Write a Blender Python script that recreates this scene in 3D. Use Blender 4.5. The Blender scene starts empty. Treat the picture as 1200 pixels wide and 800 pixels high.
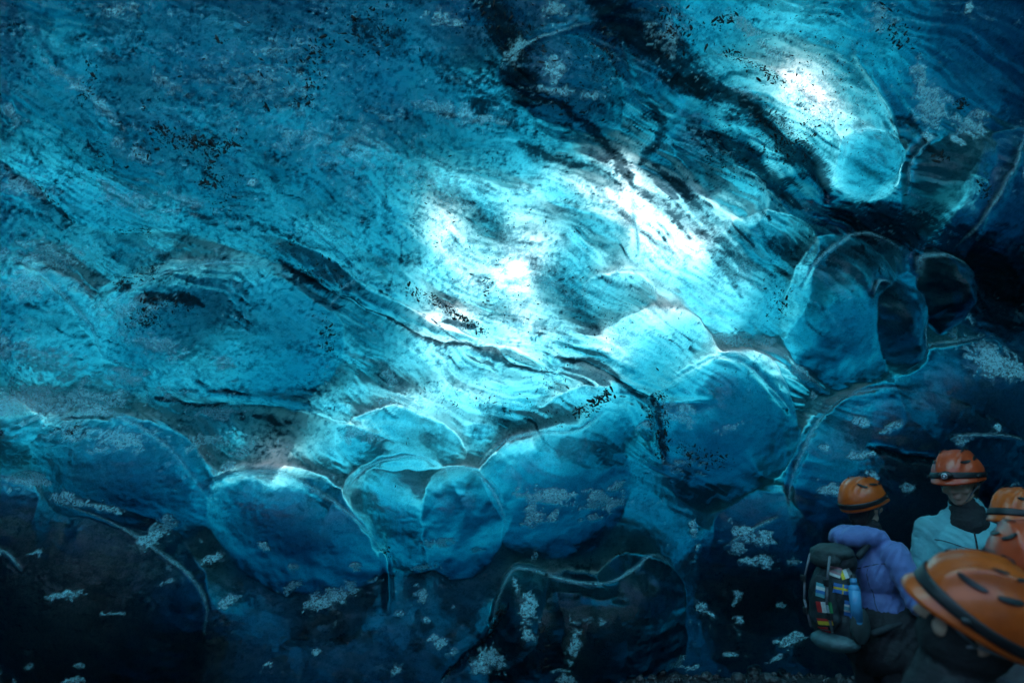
import bpy, bmesh, math, random
import numpy as np
from mathutils import Vector, Matrix, Euler, noise as mnoise

sc = bpy.context.scene
C = sc.collection
R = math.radians

# ------------------------------------------------------------------ camera
EYE = Vector((0.0, 0.0, 1.75))
PITCH = R(11.3)
cam_d = bpy.data.cameras.new('camera')
cam = bpy.data.objects.new('camera', cam_d)
C.objects.link(cam)
cam.location = EYE
cam.rotation_euler = (R(90) + PITCH, 0, 0)
cam_d.sensor_width = 36; cam_d.lens = 24
cam_d.clip_start = 0.05; cam_d.clip_end = 2000
cam_d.dof.use_dof = True
cam_d.dof.focus_distance = 6.6
cam_d.dof.aperture_fstop = 2.4
sc.camera = cam

# ------------------------------------------------------------------ world, sun
SUN_EL = R(50)
world = bpy.data.worlds.new("World"); sc.world = world
world.use_nodes = True
wn = world.node_tree
for n in list(wn.nodes): wn.nodes.remove(n)
sky = wn.nodes.new('ShaderNodeTexSky'); sky.sky_type = 'NISHITA'
sky.sun_disc = False; sky.sun_elevation = SUN_EL; sky.sun_rotation = R(4)
bg = wn.nodes.new('ShaderNodeBackground'); bg.inputs[1].default_value = 0.11
wo = wn.nodes.new('ShaderNodeOutputWorld')
wn.links.new(sky.outputs[0], bg.inputs[0]); wn.links.new(bg.outputs[0], wo.inputs[0])
sun_d = bpy.data.lights.new('sun', 'SUN'); sun_d.energy = 5.0; sun_d.angle = R(0.5)
sun_d.color = (1.0, 0.96, 0.9)
sun = bpy.data.objects.new('sun', sun_d); C.objects.link(sun)
# the sun stands behind the ice (towards +Y) and shines back through it
sd = Vector((math.sin(R(4)) * math.cos(SUN_EL), math.cos(R(4)) * math.cos(SUN_EL), math.sin(SUN_EL)))
sun.rotation_euler = sd.to_track_quat('Z', 'Y').to_euler()

sc.view_settings.view_transform = 'Standard'
sc.view_settings.look = 'None'
sc.view_settings.exposure = 2.3
sc.view_settings.gamma = 1.0
sc.render.engine = 'CYCLES'
cy = sc.cycles
cy.use_denoising = True
cy.max_bounces = 10; cy.transmission_bounces = 8; cy.diffuse_bounces = 3; cy.glossy_bounces = 3
cy.caustics_reflective = True; cy.caustics_refractive = True
cy.sample_clamp_indirect = 4.0
cy.use_adaptive_sampling = False

# ------------------------------------------------------------------ helpers
def tag(o, label=None, cat=None, group=None, kind=None):
    if label: o['label'] = label
    if cat: o['category'] = cat
    if group: o['group'] = group
    if kind: o['kind'] = kind
    return o
def empty(name, loc, rz=0.0):
    o = bpy.data.objects.new(name, None); C.objects.link(o)
    o.empty_display_size = 0.1; o.location = loc; o.rotation_euler = (0, 0, rz)
    return o
def link_mesh(name, me, mats, parent=None):
    o = bpy.data.objects.new(name, me); C.objects.link(o)
    if not isinstance(mats, (list, tuple)): mats = [mats]
    for m in mats: me.materials.append(m)
    if parent: o.parent = parent
    return o
def bm_obj(name, bm, mat, parent=None, smooth=True):
    me = bpy.data.meshes.new(name); bm.to_mesh(me); bm.free()
    if smooth: me.polygons.foreach_set('use_smooth', [True] * len(me.polygons))
    return link_mesh(name, me, mat, parent)

class NT:
    def __init__(s, name):
        s.m = bpy.data.materials.new(name); s.m.use_nodes = True
        s.t = s.m.node_tree
        for n in list(s.t.nodes): s.t.nodes.remove(n)
        s.out = s.n('ShaderNodeOutputMaterial')
    def n(s, typ, inp=None, **kw):
        nd = s.t.nodes.new(typ)
        for k, v in kw.items(): setattr(nd, k, v)
        if inp:
            for k, v in inp.items():
                if isinstance(v, bpy.types.NodeSocket): s.t.links.new(v, nd.inputs[k])
                else: nd.inputs[k].default_value = v
        return nd
    def math(s, op, a, b=None, c=None, clamp=False):
        d = {0: a}
        if b is not None: d[1] = b
        if c is not None: d[2] = c
        nd = s.n('ShaderNodeMath', d, operation=op); nd.use_clamp = clamp
        return nd.outputs[0]
    def ramp(s, fac, stops):
        nd = s.n('ShaderNodeValToRGB', {0: fac})
        cr = nd.color_ramp
        while len(cr.elements) < len(stops): cr.elements.new(0.5)
        for e, (p, c) in zip(cr.elements, stops):
            e.position = p; e.color = c if len(c) == 4 else (*c, 1)
        return nd.outputs[0]
    def noise(s, co, scale, detail=4, rough=0.55, dist=0.0):
        nd = s.n('ShaderNodeTexNoise', {'Vector': co, 'Scale': scale, 'Detail': detail, 'Roughness': rough, 'Distortion': dist})
        return nd.outputs[0]

def principled(name, col, rough=0.5, var=0.12, scale=30, bump=0.0, bscale=60, coat=0.0, metal=0.0, dark=None, sheen=0.0):
    t = NT(name)
    co = t.n('ShaderNodeTexCoord').outputs['Object']
    f = t.noise(co, scale, 5, 0.6)
    c2 = dark if dark else tuple(x * (1 - 3 * var) for x in col)
    colr = t.ramp(f, [(0.3, c2), (0.6, col)])
    p = t.n('ShaderNodeBsdfPrincipled', {'Base Color': colr, 'Roughness': rough, 'Metallic': metal, 'Coat Weight': coat, 'Sheen Weight': sheen})
    if bump:
        b = t.n('ShaderNodeBump', {'Strength': bump, 'Distance': 0.01, 'Height': t.noise(co, bscale, 6, 0.6)})
        t.t.links.new(b.outputs[0], p.inputs['Normal'])
    t.t.links.new(p.outputs[0], t.out.inputs[0])
    return t.m

# ------------------------------------------------------------------ numpy noise
_rng = np.random.RandomState(7)
_PERM = _rng.permutation(4096)
_GA = _rng.rand(4096) * 2 * np.pi
_GX, _GY = np.cos(_GA), np.sin(_GA)
def gnoise(x, y, seed=0):
    xi = np.floor(x).astype(np.int64); yi = np.floor(y).astype(np.int64)
    xf = x - xi; yf = y - yi
    u = xf * xf * xf * (xf * (xf * 6 - 15) + 10); v = yf * yf * yf * (yf * (yf * 6 - 15) + 10)
    def g(ix, iy, dx, dy):
        h = _PERM[(_PERM[(ix + seed * 131) & 4095] + iy) & 4095]
        return _GX[h] * dx + _GY[h] * dy
    a = g(xi, yi, xf, yf); b = g(xi + 1, yi, xf - 1, yf)
    c = g(xi, yi + 1, xf, yf - 1); d = g(xi + 1, yi + 1, xf - 1, yf - 1)
    return 1.5 * ((a + (b - a) * u) + ((c + (d - c) * u) - (a + (b - a) * u)) * v)
def fbm(x, y, o=4, seed=0, gain=0.5):
    s = 0; a = 1.0; t = 0
    for i in range(o):
        s = s + a * gnoise(x, y, seed + i); t += a; a *= gain; x = x * 2.03; y = y * 2.03
    return s / t
def ridged(x, y, o=4, seed=0, gain=0.5):
    s = 0; a = 1.0; t = 0
    for i in range(o):
        s = s + a * (1 - np.abs(gnoise(x, y, seed + i)) * 2); t += a; a *= gain; x = x * 2.03; y = y * 2.03
    return s / t
def sstep(a, b, x):
    t = np.clip((x - a) / (b - a), 0, 1); return t * t * (3 - 2 * t)

# ------------------------------------------------------------------ shape of the ice wall
def wall_y(x, z):
    y = 7.4 - 0.02 * x * x - 0.055 * np.clip(z, 0, 99) ** 2
    y = y - 0.42 * np.clip(np.abs(x) - 6.2, 0, 99) ** 2
    foot = (1 - sstep(-0.2, 1.6, z)) * (1 - sstep(0.0, 2.2, x))
    return y - 0.12 * foot
cp, sp = math.cos(PITCH), math.sin(PITCH)
def project(x, y, z):
    """where a point of the wall lies, in units in which the ice was surveyed from the viewing spot"""
    zz = z - EYE.z
    d = y * cp + zz * sp; u = -y * sp + zz * cp
    d = np.maximum(d, 0.3)
    return 600 + 800 * x / d, 400 - 800 * u / d
def unproject(px, py):
    dx = (px - 600) / 800.0; du = (400 - py) / 800.0
    D = np.array([dx, cp - du * sp, sp + du * cp])
    t = 6.5
    for i in range(40):
        P = D * t
        f = P[1] - float(wall_y(P[0], P[2] + EYE.z))
        t -= f / max(D[1], .2) * 0.6
    P = D * t
    return P[0], P[2] + EYE.z
def ray_at(px, py, depth):
    dx = (px - 600) / 800.0; du = (400 - py) / 800.0
    return Vector((dx * depth, (cp - du * sp) * depth, EYE.z + (sp + du * cp) * depth))

X0, X1, Z0, Z1 = -9.5, 9.5, -1.1, 8.7
NX, NZ = 1525, 733           # front face; every third vertex also carries the back
xs = np.linspace(X0, X1, NX); zs = np.linspace(Z0, Z1, NZ)
GX, GZ = np.meshgrid(xs, zs)
GY = wall_y(GX, GZ)
PX, PY = project(GX, GY, GZ)
e = 0.01
ny_x = (wall_y(GX + e, GZ) - wall_y(GX - e, GZ)) / (2 * e)
ny_z = (wall_y(GX, GZ + e) - wall_y(GX, GZ - e)) / (2 * e)
L = np.sqrt(1 + ny_x ** 2 + ny_z ** 2)
NXx, NYy, NZz = ny_x / L, -1 / L, ny_z / L        # unit normal into the cave

# gentle waviness so that no outline is a clean ellipse
WX = PX + 14 * fbm(PX / 90, PY / 90, 3, 11) + 4 * fbm(PX / 22, PY / 22, 2, 12)
WY = PY + 14 * fbm(PX / 90, PY / 90, 3, 13) + 4 * fbm(PX / 22, PY / 22, 2, 14)

H = 0.05 * fbm(PX / 160, PY / 130, 3, 20)
SM = np.zeros_like(PX); LT = np.ones_like(PX)
# scalloped lobes: cx, cy, rx, ry above, ry below, turn, height (m)
LOBES = [
 (470,602,74,74,82,0,.34),(537,604,60,60,78,8,.37),(345,622,118,70,72,22,.30),(98,722,148,146,150,0,.42),
 (140,560,122,70,85,14,.28),(648,566,92,66,95,-14,.30),(850,500,84,90,100,18,.33),(985,372,74,98,95,-6,.38),
 (1052,570,130,120,210,0,.34),(1135,475,100,80,120,-8,.34),(1012,193,42,42,46,-10,.36),(1130,228,76,70,85,0,.24),
 (1235,280,115,140,80,-18,.30),(1042,378,40,50,70,-22,.46),(1096,337,30,44,52,-12,.44),
 (614,732,44,68,110,0,.33),(742,722,62,74,110,0,.35),(680,745,85,70,100,0,.28),(890,152,112,66,60,34,.28),
 (812,222,78,105,80,26,.26),(650,110,80,70,70,20,.22),(725,345,42,32,55,0,.26),(772,404,66,46,60,14,.26),
 (28,392,96,88,74,14,.22),(250,402,152,96,90,6,.26),(12,520,42,50,60,0,.26),(472,522,74,40,50,8,.20),
 (905,640,70,70,110,0,.24),(560,150,90,60,70,25,.16),(330,190,34,40,50,0,.16),
 
 (60,120,130,50,60,38,.14),(190,180,150,45,60,32,.14),(690,500,70,45,60,-20,.2),
 (250,80,90,60,60,20,.12),(420,240,110,70,70,24,.13),(880,330,90,90,80,30,.2),(-60,640,130,110,150,0,.3),
]
for (cx, cy_, rx, ru, rd, an, hh) in LOBES:
    m = max(rx, ru, rd) * 1.25
    msk = (np.abs(PX - cx) < m) & (np.abs(PY - cy_) < m)
    if not msk.any(): continue
    dx = WX[msk] - cx; dy = WY[msk] - cy_
    a = R(an); ux = dx * math.cos(a) + dy * math.sin(a); uy = -dx * math.sin(a) + dy * math.cos(a)
    ry = np.where(uy < 0, ru, rd)
    q = (ux / rx) ** 2 + (uy / ry) ** 2
    l = np.clip(1 - q, 0, 1)
    lo_ = np.clip(uy / rd, 0, 1)
    hh = hh * (.5 if (cy_ < 300 and cx < 560) or (cx, cy_) in ((330,700),(500,720),(850,720),(905,640),(345,505),(690,500)) else 1)
    l = 1.3 * hh * (l ** (.6 + .95 * sstep(-.45, .75, uy / ry)))
    b = H[msk]
    H[msk] = np.maximum(b, l + 0.35 * b)
    rimf = np.exp(-((np.sqrt(q) - .86) / .13) ** 2) * sstep(.25, -.6, uy / ry) * (1 if cy_ > 270 else .5)
    inn = np.clip(1 - q, 0, 1) * (1 if cy_ > 270 else .3)
    LT[msk] = np.where(q < 1.1, 1 - .6 * rimf + .25 * inn + .75 * sstep(-.1, .9, uy / rd) * sstep(0, .25, 1 - q) * (cy_ > 270) - .38 * (cy_ > 440) * sstep(.35, -.25, uy / ry) * sstep(.25, 1, np.sin(np.sqrt(q) * 15 + 3 * fbm(uy / 30 + cx, ux / 90, 3, 161))), LT[msk])
    SM[msk] = np.maximum(SM[msk], np.clip(1.3 - q * 1.1, 0, 1) * (1 if cy_ > 260 else .5)) 
# lobes out of the picture so that the wall goes on
rl = random.Random(5)
for i in range(46):
    cx = rl.choice([rl.uniform(-900, -120), rl.uniform(1300, 2100), rl.uniform(-200, 1400)])
    cy_ = rl.uniform(-500, 900) if not (-100 < cx < 1260) else rl.choice([rl.uniform(-500, -90), rl.uniform(900, 1000)])
    rx, ru, hh = rl.uniform(60, 150), rl.uniform(60, 120), rl.uniform(.15, .35)
    q = ((WX - cx) / rx) ** 2 + ((WY - cy_) / ru) ** 2
    H = np.maximum(H, hh * np.clip(1 - q, 0, 1) ** .7 + 0.35 * H)

def seg_dist(pts, wx, wy):
    best = np.full(wx.shape, 1e9); tt = np.zeros(wx.shape)
    n = len(pts) - 1
    for i in range(n):
        ax, ay = pts[i]; bx, by = pts[i + 1]
        vx, vy = bx - ax, by - ay
        t = np.clip(((wx - ax) * vx + (wy - ay) * vy) / (vx * vx + vy * vy + 1e-9), 0, 1)
        d = np.hypot(wx - ax - t * vx, wy - ay - t * vy)
        s = d < best
        best = np.where(s, d, best); tt = np.where(s, (i + t) / n, tt)
    return best, tt
def smooth_line(pts, k=6):
    out = []
    P = [pts[0]] + list(pts) + [pts[-1]]
    for i in range(1, len(P) - 2):
        for j in range(k):
            t = j / k
            f = lambda a, b, c, d: 0.5 * (2 * b + (c - a) * t + (2 * a - 5 * b + 4 * c - d) * t * t + (3 * b - a - 3 * c + d) * t ** 3)
            out.append((f(P[i-1][0], P[i][0], P[i+1][0], P[i+2][0]), f(P[i-1][1], P[i][1], P[i+1][1], P[i+2][1])))
    out.append(pts[-1]); return out
# creases (negative) and standing ribs (positive): points, width, height (m)
STROKES = [
 ([(-20,175),(40,218),(82,258),(140,274),(215,268)],5,-.06),
 ([(330,258),(400,290),(470,318)],9,.05),([(330,300),(392,345),(440,372),(500,396),(566,410),(604,412),(650,436)],5,-.13),
 ([(350,300),(410,338),(470,368),(540,392),(590,388),(625,402),(655,430)],6,.09),
 ([(300,268),(380,300),(450,350),(520,372)],5,-.07),
 ([(440,345),(500,372),(560,400),(600,425),(650,440)],4,-.08),
 ([(590,380),(615,385),(640,410),(652,438)],4,.08),
 ([(648,414),(690,430),(742,452),(780,470),(830,462)],6,-.12),
 ([(650,400),(700,425),(750,442)],6,.08),
 ([(772,455),(770,490),(776,545)],4,-.07),
 ([(742,205),(740,245),(748,305)],4,.09),([(742,205),(770,160),(812,122),(842,88),(900,90),(950,118),(990,152)],5,.09),
 ([(586,82),(606,62),(640,42),(692,28),(740,0)],6,.10),([(700,28),(730,60),(745,110),(780,150)],6,.08),
 ([(388,362),(410,335),(432,322),(456,320)],5,.09),
 ([(800,292),(800,330),(822,360),(870,372)],5,.08),
 ([(868,400),(905,415),(940,435),(974,462)],5,.07),([(868,425),(900,455),(928,485)],4,.07),
 ([(924,585),(930,540),(950,500),(975,466),(1030,452),(1046,448)],4,.06),
 ([(592,706),(578,735),(556,762),(520,795)],5,-.08),([(454,640),(453,680),(455,722)],4,-.06),
 ([(1000,512),(1040,524),(1085,532)],4,-.06),
 ([(95,375),(110,400),(118,425),(120,450)],3,-.05),([(118,422),(150,428),(190,432)],3,-.05),
 ([(0,300),(48,310),(88,345),(108,378)],4,.05),([(200,466),(250,472),(330,480),(420,500),(480,520)],6,-.08),
 ([(200,452),(300,462),(380,476),(450,488),(540,490)],6,.06),
 ([(640,672),(700,676),(738,662)],5,.06),([(636,688),(690,694),(735,690)],6,.05),
 ([(1000,55),(1040,120),(1055,165)],6,-.06),([(1110,292),(1145,235),(1165,195),(1200,140)],6,.08),
 ([(1058,230),(1060,195),(1080,168),(1104,156)],5,.07),
 ([(1068,325),(1072,300),(1092,296)],4,.08),([(1002,342),(1010,326),(1030,328)],4,.08),
 ([(1060,395),(1080,370),(1085,350)],4,.07),([(0,10),(30,32),(66,68),(100,92)],5,.05),
 ([(30,20),(80,80),(130,110),(180,150)],6,.05),([(0,95),(60,125),(120,160),(170,205)],6,.05),
 ([(560,400),(590,440),(610,470),(660,488)],4,.05),([(820,130),(850,180),(890,210),(950,235)],8,-.08),
 ([(770,150),(800,200),(830,235),(880,270)],7,-.07),([(880,130),(930,170),(960,210),(975,235)],7,-.08),
 ([(860,520),(900,560),(960,570)],8,-.03),([(600,200),(650,240),(740,262)],7,-.05),
 ([(30,505),(60,490),(110,484),(160,490)],4,.05),([(255,560),(300,552),(350,560),(400,590)],4,.05),
 ([(120,280),(200,272),(300,300),(380,335)],6,-.06),([(110,350),(160,325),(240,308),(330,318)],5,.05),
]
for pts, w, hh in STROKES:
    pts = smooth_line(pts)
    px_ = [p[0] for p in pts]; py_ = [p[1] for p in pts]
    m = w * 4 + 12
    msk = (PX > min(px_) - m) & (PX < max(px_) + m) & (PY > min(py_) - m) & (PY < max(py_) + m)
    wx = PX[msk] * .6 + WX[msk] * .4; wy = PY[msk] * .6 + WY[msk] * .4
    d, t = seg_dist(pts, wx, wy)
    fade = np.clip(np.minimum(t, 1 - t) * 5, 0, 1)
    H[msk] += (1.5 if hh < 0 else .65) * hh * fade * np.exp(-(d / w) ** 2)

# flow folds: long wrinkles that run down to the right, strong in the middle and upper right
psi = (PY - 0.52 * PX) + 45 * fbm(PX / 210, PY / 150, 3, 31)
phi = PX + 0.5 * PY + 40 * fbm(PX / 200, PY / 200, 2, 33)
def blur(A, r):
    k = 2 * r + 1
    for ax_ in (0, 1):
        P_ = np.pad(A, [(r + 1, r) if q == ax_ else (0, 0) for q in (0, 1)], mode='edge')
        c = np.cumsum(P_, axis=ax_)
        A = (c[k:] - c[:-k]) / k if ax_ == 0 else (c[:, k:] - c[:, :-k]) / k
    return A
blur0 = blur
def gauss(cx, cy_, sx, sy, an=0):
    a = R(an); dx = PX - cx; dy = PY - cy_
    u = dx * math.cos(a) + dy * math.sin(a); v = -dx * math.sin(a) + dy * math.cos(a)
    return np.exp(-(u / sx) ** 2 - (v / sy) ** 2)
mf = np.clip(.55 + 1.0 * gauss(600, 370, 330, 110, 22) + 1.0 * gauss(830, 190, 200, 120, 35) + .8 * gauss(100, 180, 230, 130, 30), 0, 1.3)
mf *= (1 - .8 * sstep(520, 640, PY)) * (1 - .75 * SM * sstep(300, 480, PY + .45 * np.clip(PX - 800, 0, 400)))
folds = ridged(phi / 210, psi / 34, 3, 41)
H += 0.045 * mf * folds
H += 0.026 * mf * ridged(phi / 90, psi / 11, 3, 45)
H += 0.02 * fbm(PX / 40, PY / 34, 3, 50) * (1 - .6 * SM)
# small melt pocks, strongest up left
mp = np.clip(.15 + gauss(300, 150, 330, 200) + .8 * gauss(100, 400, 260, 160), 0, 1)
H += 0.020 * mp * ridged(PX / 14, PY / 12, 3, 55)
H += 0.008 * ridged(PX / 7, PY / 6.5, 2, 58) * np.clip(mp + .3, 0, 1)

# ------------------------------------------------------------------ how thick the ice is (from the daylight it lets through)
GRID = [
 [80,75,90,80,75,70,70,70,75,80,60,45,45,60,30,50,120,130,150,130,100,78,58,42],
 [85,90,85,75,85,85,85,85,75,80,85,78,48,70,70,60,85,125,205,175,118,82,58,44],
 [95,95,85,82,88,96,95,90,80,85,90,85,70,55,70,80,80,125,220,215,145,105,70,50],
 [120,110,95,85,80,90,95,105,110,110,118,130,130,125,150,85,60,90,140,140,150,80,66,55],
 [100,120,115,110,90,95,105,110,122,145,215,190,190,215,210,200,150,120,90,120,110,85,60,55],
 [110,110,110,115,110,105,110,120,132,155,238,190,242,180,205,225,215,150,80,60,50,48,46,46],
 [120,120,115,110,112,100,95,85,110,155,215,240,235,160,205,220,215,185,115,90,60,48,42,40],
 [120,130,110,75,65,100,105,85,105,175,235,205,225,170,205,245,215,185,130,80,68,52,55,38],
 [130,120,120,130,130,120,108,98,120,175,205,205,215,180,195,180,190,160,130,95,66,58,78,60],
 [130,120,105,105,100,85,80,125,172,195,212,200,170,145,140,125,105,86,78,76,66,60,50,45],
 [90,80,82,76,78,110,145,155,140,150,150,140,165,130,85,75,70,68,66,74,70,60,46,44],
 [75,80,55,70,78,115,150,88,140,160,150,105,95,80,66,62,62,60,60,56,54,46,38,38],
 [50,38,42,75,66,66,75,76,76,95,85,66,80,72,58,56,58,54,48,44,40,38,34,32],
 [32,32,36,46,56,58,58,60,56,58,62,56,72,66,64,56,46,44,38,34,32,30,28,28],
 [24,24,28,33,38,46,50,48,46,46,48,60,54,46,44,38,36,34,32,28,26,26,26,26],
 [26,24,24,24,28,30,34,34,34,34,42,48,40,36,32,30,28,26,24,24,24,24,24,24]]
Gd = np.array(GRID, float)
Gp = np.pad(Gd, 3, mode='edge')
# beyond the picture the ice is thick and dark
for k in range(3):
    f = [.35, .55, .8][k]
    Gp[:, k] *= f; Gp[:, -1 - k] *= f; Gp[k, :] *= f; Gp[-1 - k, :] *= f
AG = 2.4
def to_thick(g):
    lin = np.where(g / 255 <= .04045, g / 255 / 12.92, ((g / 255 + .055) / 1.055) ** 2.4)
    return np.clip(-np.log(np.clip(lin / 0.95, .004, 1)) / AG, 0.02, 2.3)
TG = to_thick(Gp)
def bilerp(A, u, v):
    u = np.clip(u, 0, A.shape[1] - 1.001); v = np.clip(v, 0, A.shape[0] - 1.001)
    i = u.astype(int); j = v.astype(int); fu = u - i; fv = v - j
    return (A[j, i] * (1 - fu) + A[j, i + 1] * fu) * (1 - fv) + (A[j + 1, i] * (1 - fu) + A[j + 1, i + 1] * fu) * fv
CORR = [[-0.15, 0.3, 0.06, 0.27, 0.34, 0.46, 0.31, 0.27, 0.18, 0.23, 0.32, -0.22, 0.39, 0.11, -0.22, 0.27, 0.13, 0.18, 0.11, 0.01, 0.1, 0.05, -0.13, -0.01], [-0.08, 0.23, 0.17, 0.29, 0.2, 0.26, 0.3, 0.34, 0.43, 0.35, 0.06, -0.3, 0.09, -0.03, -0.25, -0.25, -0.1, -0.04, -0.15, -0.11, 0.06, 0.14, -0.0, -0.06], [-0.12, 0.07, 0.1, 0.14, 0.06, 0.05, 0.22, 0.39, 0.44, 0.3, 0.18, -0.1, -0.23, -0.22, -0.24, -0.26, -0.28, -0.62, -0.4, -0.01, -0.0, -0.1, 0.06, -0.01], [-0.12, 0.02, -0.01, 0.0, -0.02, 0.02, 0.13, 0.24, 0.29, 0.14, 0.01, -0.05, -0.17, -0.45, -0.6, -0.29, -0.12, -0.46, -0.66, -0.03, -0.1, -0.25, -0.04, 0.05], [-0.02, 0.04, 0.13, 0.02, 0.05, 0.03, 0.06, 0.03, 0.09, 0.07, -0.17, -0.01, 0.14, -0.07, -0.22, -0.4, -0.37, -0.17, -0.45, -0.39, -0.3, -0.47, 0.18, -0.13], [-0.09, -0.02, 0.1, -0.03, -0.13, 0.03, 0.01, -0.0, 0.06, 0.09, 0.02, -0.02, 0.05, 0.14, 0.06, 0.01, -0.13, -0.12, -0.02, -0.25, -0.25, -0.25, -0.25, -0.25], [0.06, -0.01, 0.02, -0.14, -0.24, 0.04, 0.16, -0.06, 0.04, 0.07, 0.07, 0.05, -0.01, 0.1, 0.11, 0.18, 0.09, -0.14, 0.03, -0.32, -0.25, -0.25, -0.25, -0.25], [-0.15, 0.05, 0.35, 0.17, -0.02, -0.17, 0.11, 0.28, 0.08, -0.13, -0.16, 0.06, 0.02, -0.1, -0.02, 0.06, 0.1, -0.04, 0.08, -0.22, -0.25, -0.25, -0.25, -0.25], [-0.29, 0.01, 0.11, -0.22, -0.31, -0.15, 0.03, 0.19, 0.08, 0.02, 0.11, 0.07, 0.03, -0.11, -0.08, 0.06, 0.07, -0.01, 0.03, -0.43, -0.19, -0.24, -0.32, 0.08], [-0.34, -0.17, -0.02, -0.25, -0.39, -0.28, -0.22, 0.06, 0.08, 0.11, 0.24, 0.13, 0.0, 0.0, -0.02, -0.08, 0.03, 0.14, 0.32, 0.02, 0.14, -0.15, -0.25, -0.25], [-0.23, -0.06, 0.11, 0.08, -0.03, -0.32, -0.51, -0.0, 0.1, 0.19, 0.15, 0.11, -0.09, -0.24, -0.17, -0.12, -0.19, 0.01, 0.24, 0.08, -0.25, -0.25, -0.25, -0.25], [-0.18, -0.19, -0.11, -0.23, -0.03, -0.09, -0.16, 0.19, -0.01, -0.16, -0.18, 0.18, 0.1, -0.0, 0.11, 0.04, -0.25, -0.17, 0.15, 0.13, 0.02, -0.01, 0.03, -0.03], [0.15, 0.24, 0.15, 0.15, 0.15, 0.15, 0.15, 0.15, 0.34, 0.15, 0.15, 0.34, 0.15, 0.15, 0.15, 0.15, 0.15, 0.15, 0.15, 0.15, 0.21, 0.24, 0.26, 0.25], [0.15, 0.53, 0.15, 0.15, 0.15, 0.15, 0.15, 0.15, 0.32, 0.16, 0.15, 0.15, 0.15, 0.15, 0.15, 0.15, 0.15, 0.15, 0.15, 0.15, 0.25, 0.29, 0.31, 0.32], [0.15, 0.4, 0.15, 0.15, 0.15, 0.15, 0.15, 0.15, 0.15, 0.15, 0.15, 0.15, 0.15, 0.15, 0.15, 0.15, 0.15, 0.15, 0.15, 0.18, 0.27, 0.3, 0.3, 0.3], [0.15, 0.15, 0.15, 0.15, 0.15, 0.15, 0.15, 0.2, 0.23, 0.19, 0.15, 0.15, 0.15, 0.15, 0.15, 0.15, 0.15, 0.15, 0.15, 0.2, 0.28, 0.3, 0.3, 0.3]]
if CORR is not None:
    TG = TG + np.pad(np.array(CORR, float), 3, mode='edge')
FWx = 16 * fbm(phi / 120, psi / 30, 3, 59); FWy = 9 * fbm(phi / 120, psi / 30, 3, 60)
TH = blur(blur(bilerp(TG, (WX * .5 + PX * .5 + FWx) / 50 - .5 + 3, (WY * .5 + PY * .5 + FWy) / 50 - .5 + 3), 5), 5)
# layers of clearer and cloudier snow above: the back of the ice is folded along the same flow
st = ridged(phi / 170, psi / 26, 4, 61) - .35
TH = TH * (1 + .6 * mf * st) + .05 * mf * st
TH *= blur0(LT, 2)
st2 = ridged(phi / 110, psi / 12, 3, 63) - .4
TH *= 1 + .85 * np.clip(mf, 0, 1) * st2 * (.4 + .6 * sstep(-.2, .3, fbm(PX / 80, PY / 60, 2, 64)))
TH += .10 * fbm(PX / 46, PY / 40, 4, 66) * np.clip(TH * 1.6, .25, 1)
DARKS = [ # thick or dirty bands: points, width, extra thickness (m)
 ([(580,10),(640,60),(700,60),(745,30)],20,.5),([(720,-10),(760,60),(800,110)],16,.6),
 ([(800,120),(850,150),(900,190),(960,230),(1060,262),(1120,280)],15,1.0),([(860,110),(930,160),(960,205),(985,235)],9,.9),
 ([(600,150),(660,175),(700,205),(738,212)],8,.5),([(640,100),(690,120),(720,180)],14,.4),
 ([(500,215),(560,235),(585,285)],12,.4),([(628,320),(680,345),(700,390)],16,.35),([(640,230),(700,270),(740,290)],14,.3),
 ([(500,330),(560,360),(600,372)],5,.3),([(400,345),(480,385),(560,410),(650,436)],5,.5),
 ([(650,416),(700,432),(760,462),(800,470)],7,.6),([(570,500),(640,495),(690,505)],14,.4),
 ([(180,345),(215,345),(250,355)],8,1.0),([(325,312),(355,325),(382,335)],5,1.2),([(190,464),(230,468),(262,470)],4,1.0),
 ([(290,492),(350,492)],5,.9),([(300,292),(350,300),(410,330)],7,.5),([(120,305),(140,292)],4,.6),
 ([(990,250),(1050,262),(1110,280),(1180,320)],22,.9),([(1000,290),(1060,300)],18,.5),([(1000,512),(1040,524),(1085,532)],6,.7),
 ([(390,600),(440,618),(470,640)],10,.3),([(400,560),(500,570),(590,560)],9,.3),([(270,575),(330,600),(400,610)],8,.35),
 ([(930,360),(980,330),(1010,390)],14,.4),([(60,80),(130,140),(180,190)],10,.25),([(20,60),(80,120),(140,180)],7,.2),
]
for pts, w, dd in DARKS:
    pts = smooth_line(pts); m = w * 4 + 20
    px_ = [p[0] for p in pts]; py_ = [p[1] for p in pts]
    msk = (PX > min(px_) - m) & (PX < max(px_) + m) & (PY > min(py_) - m) & (PY < max(py_) + m)
    d, t = seg_dist(pts, WX[msk], WY[msk])
    TH[msk] += dd * np.exp(-(d / w) ** 2) * np.clip(np.minimum(t, 1 - t) * 6, 0.1, 1)
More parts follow.
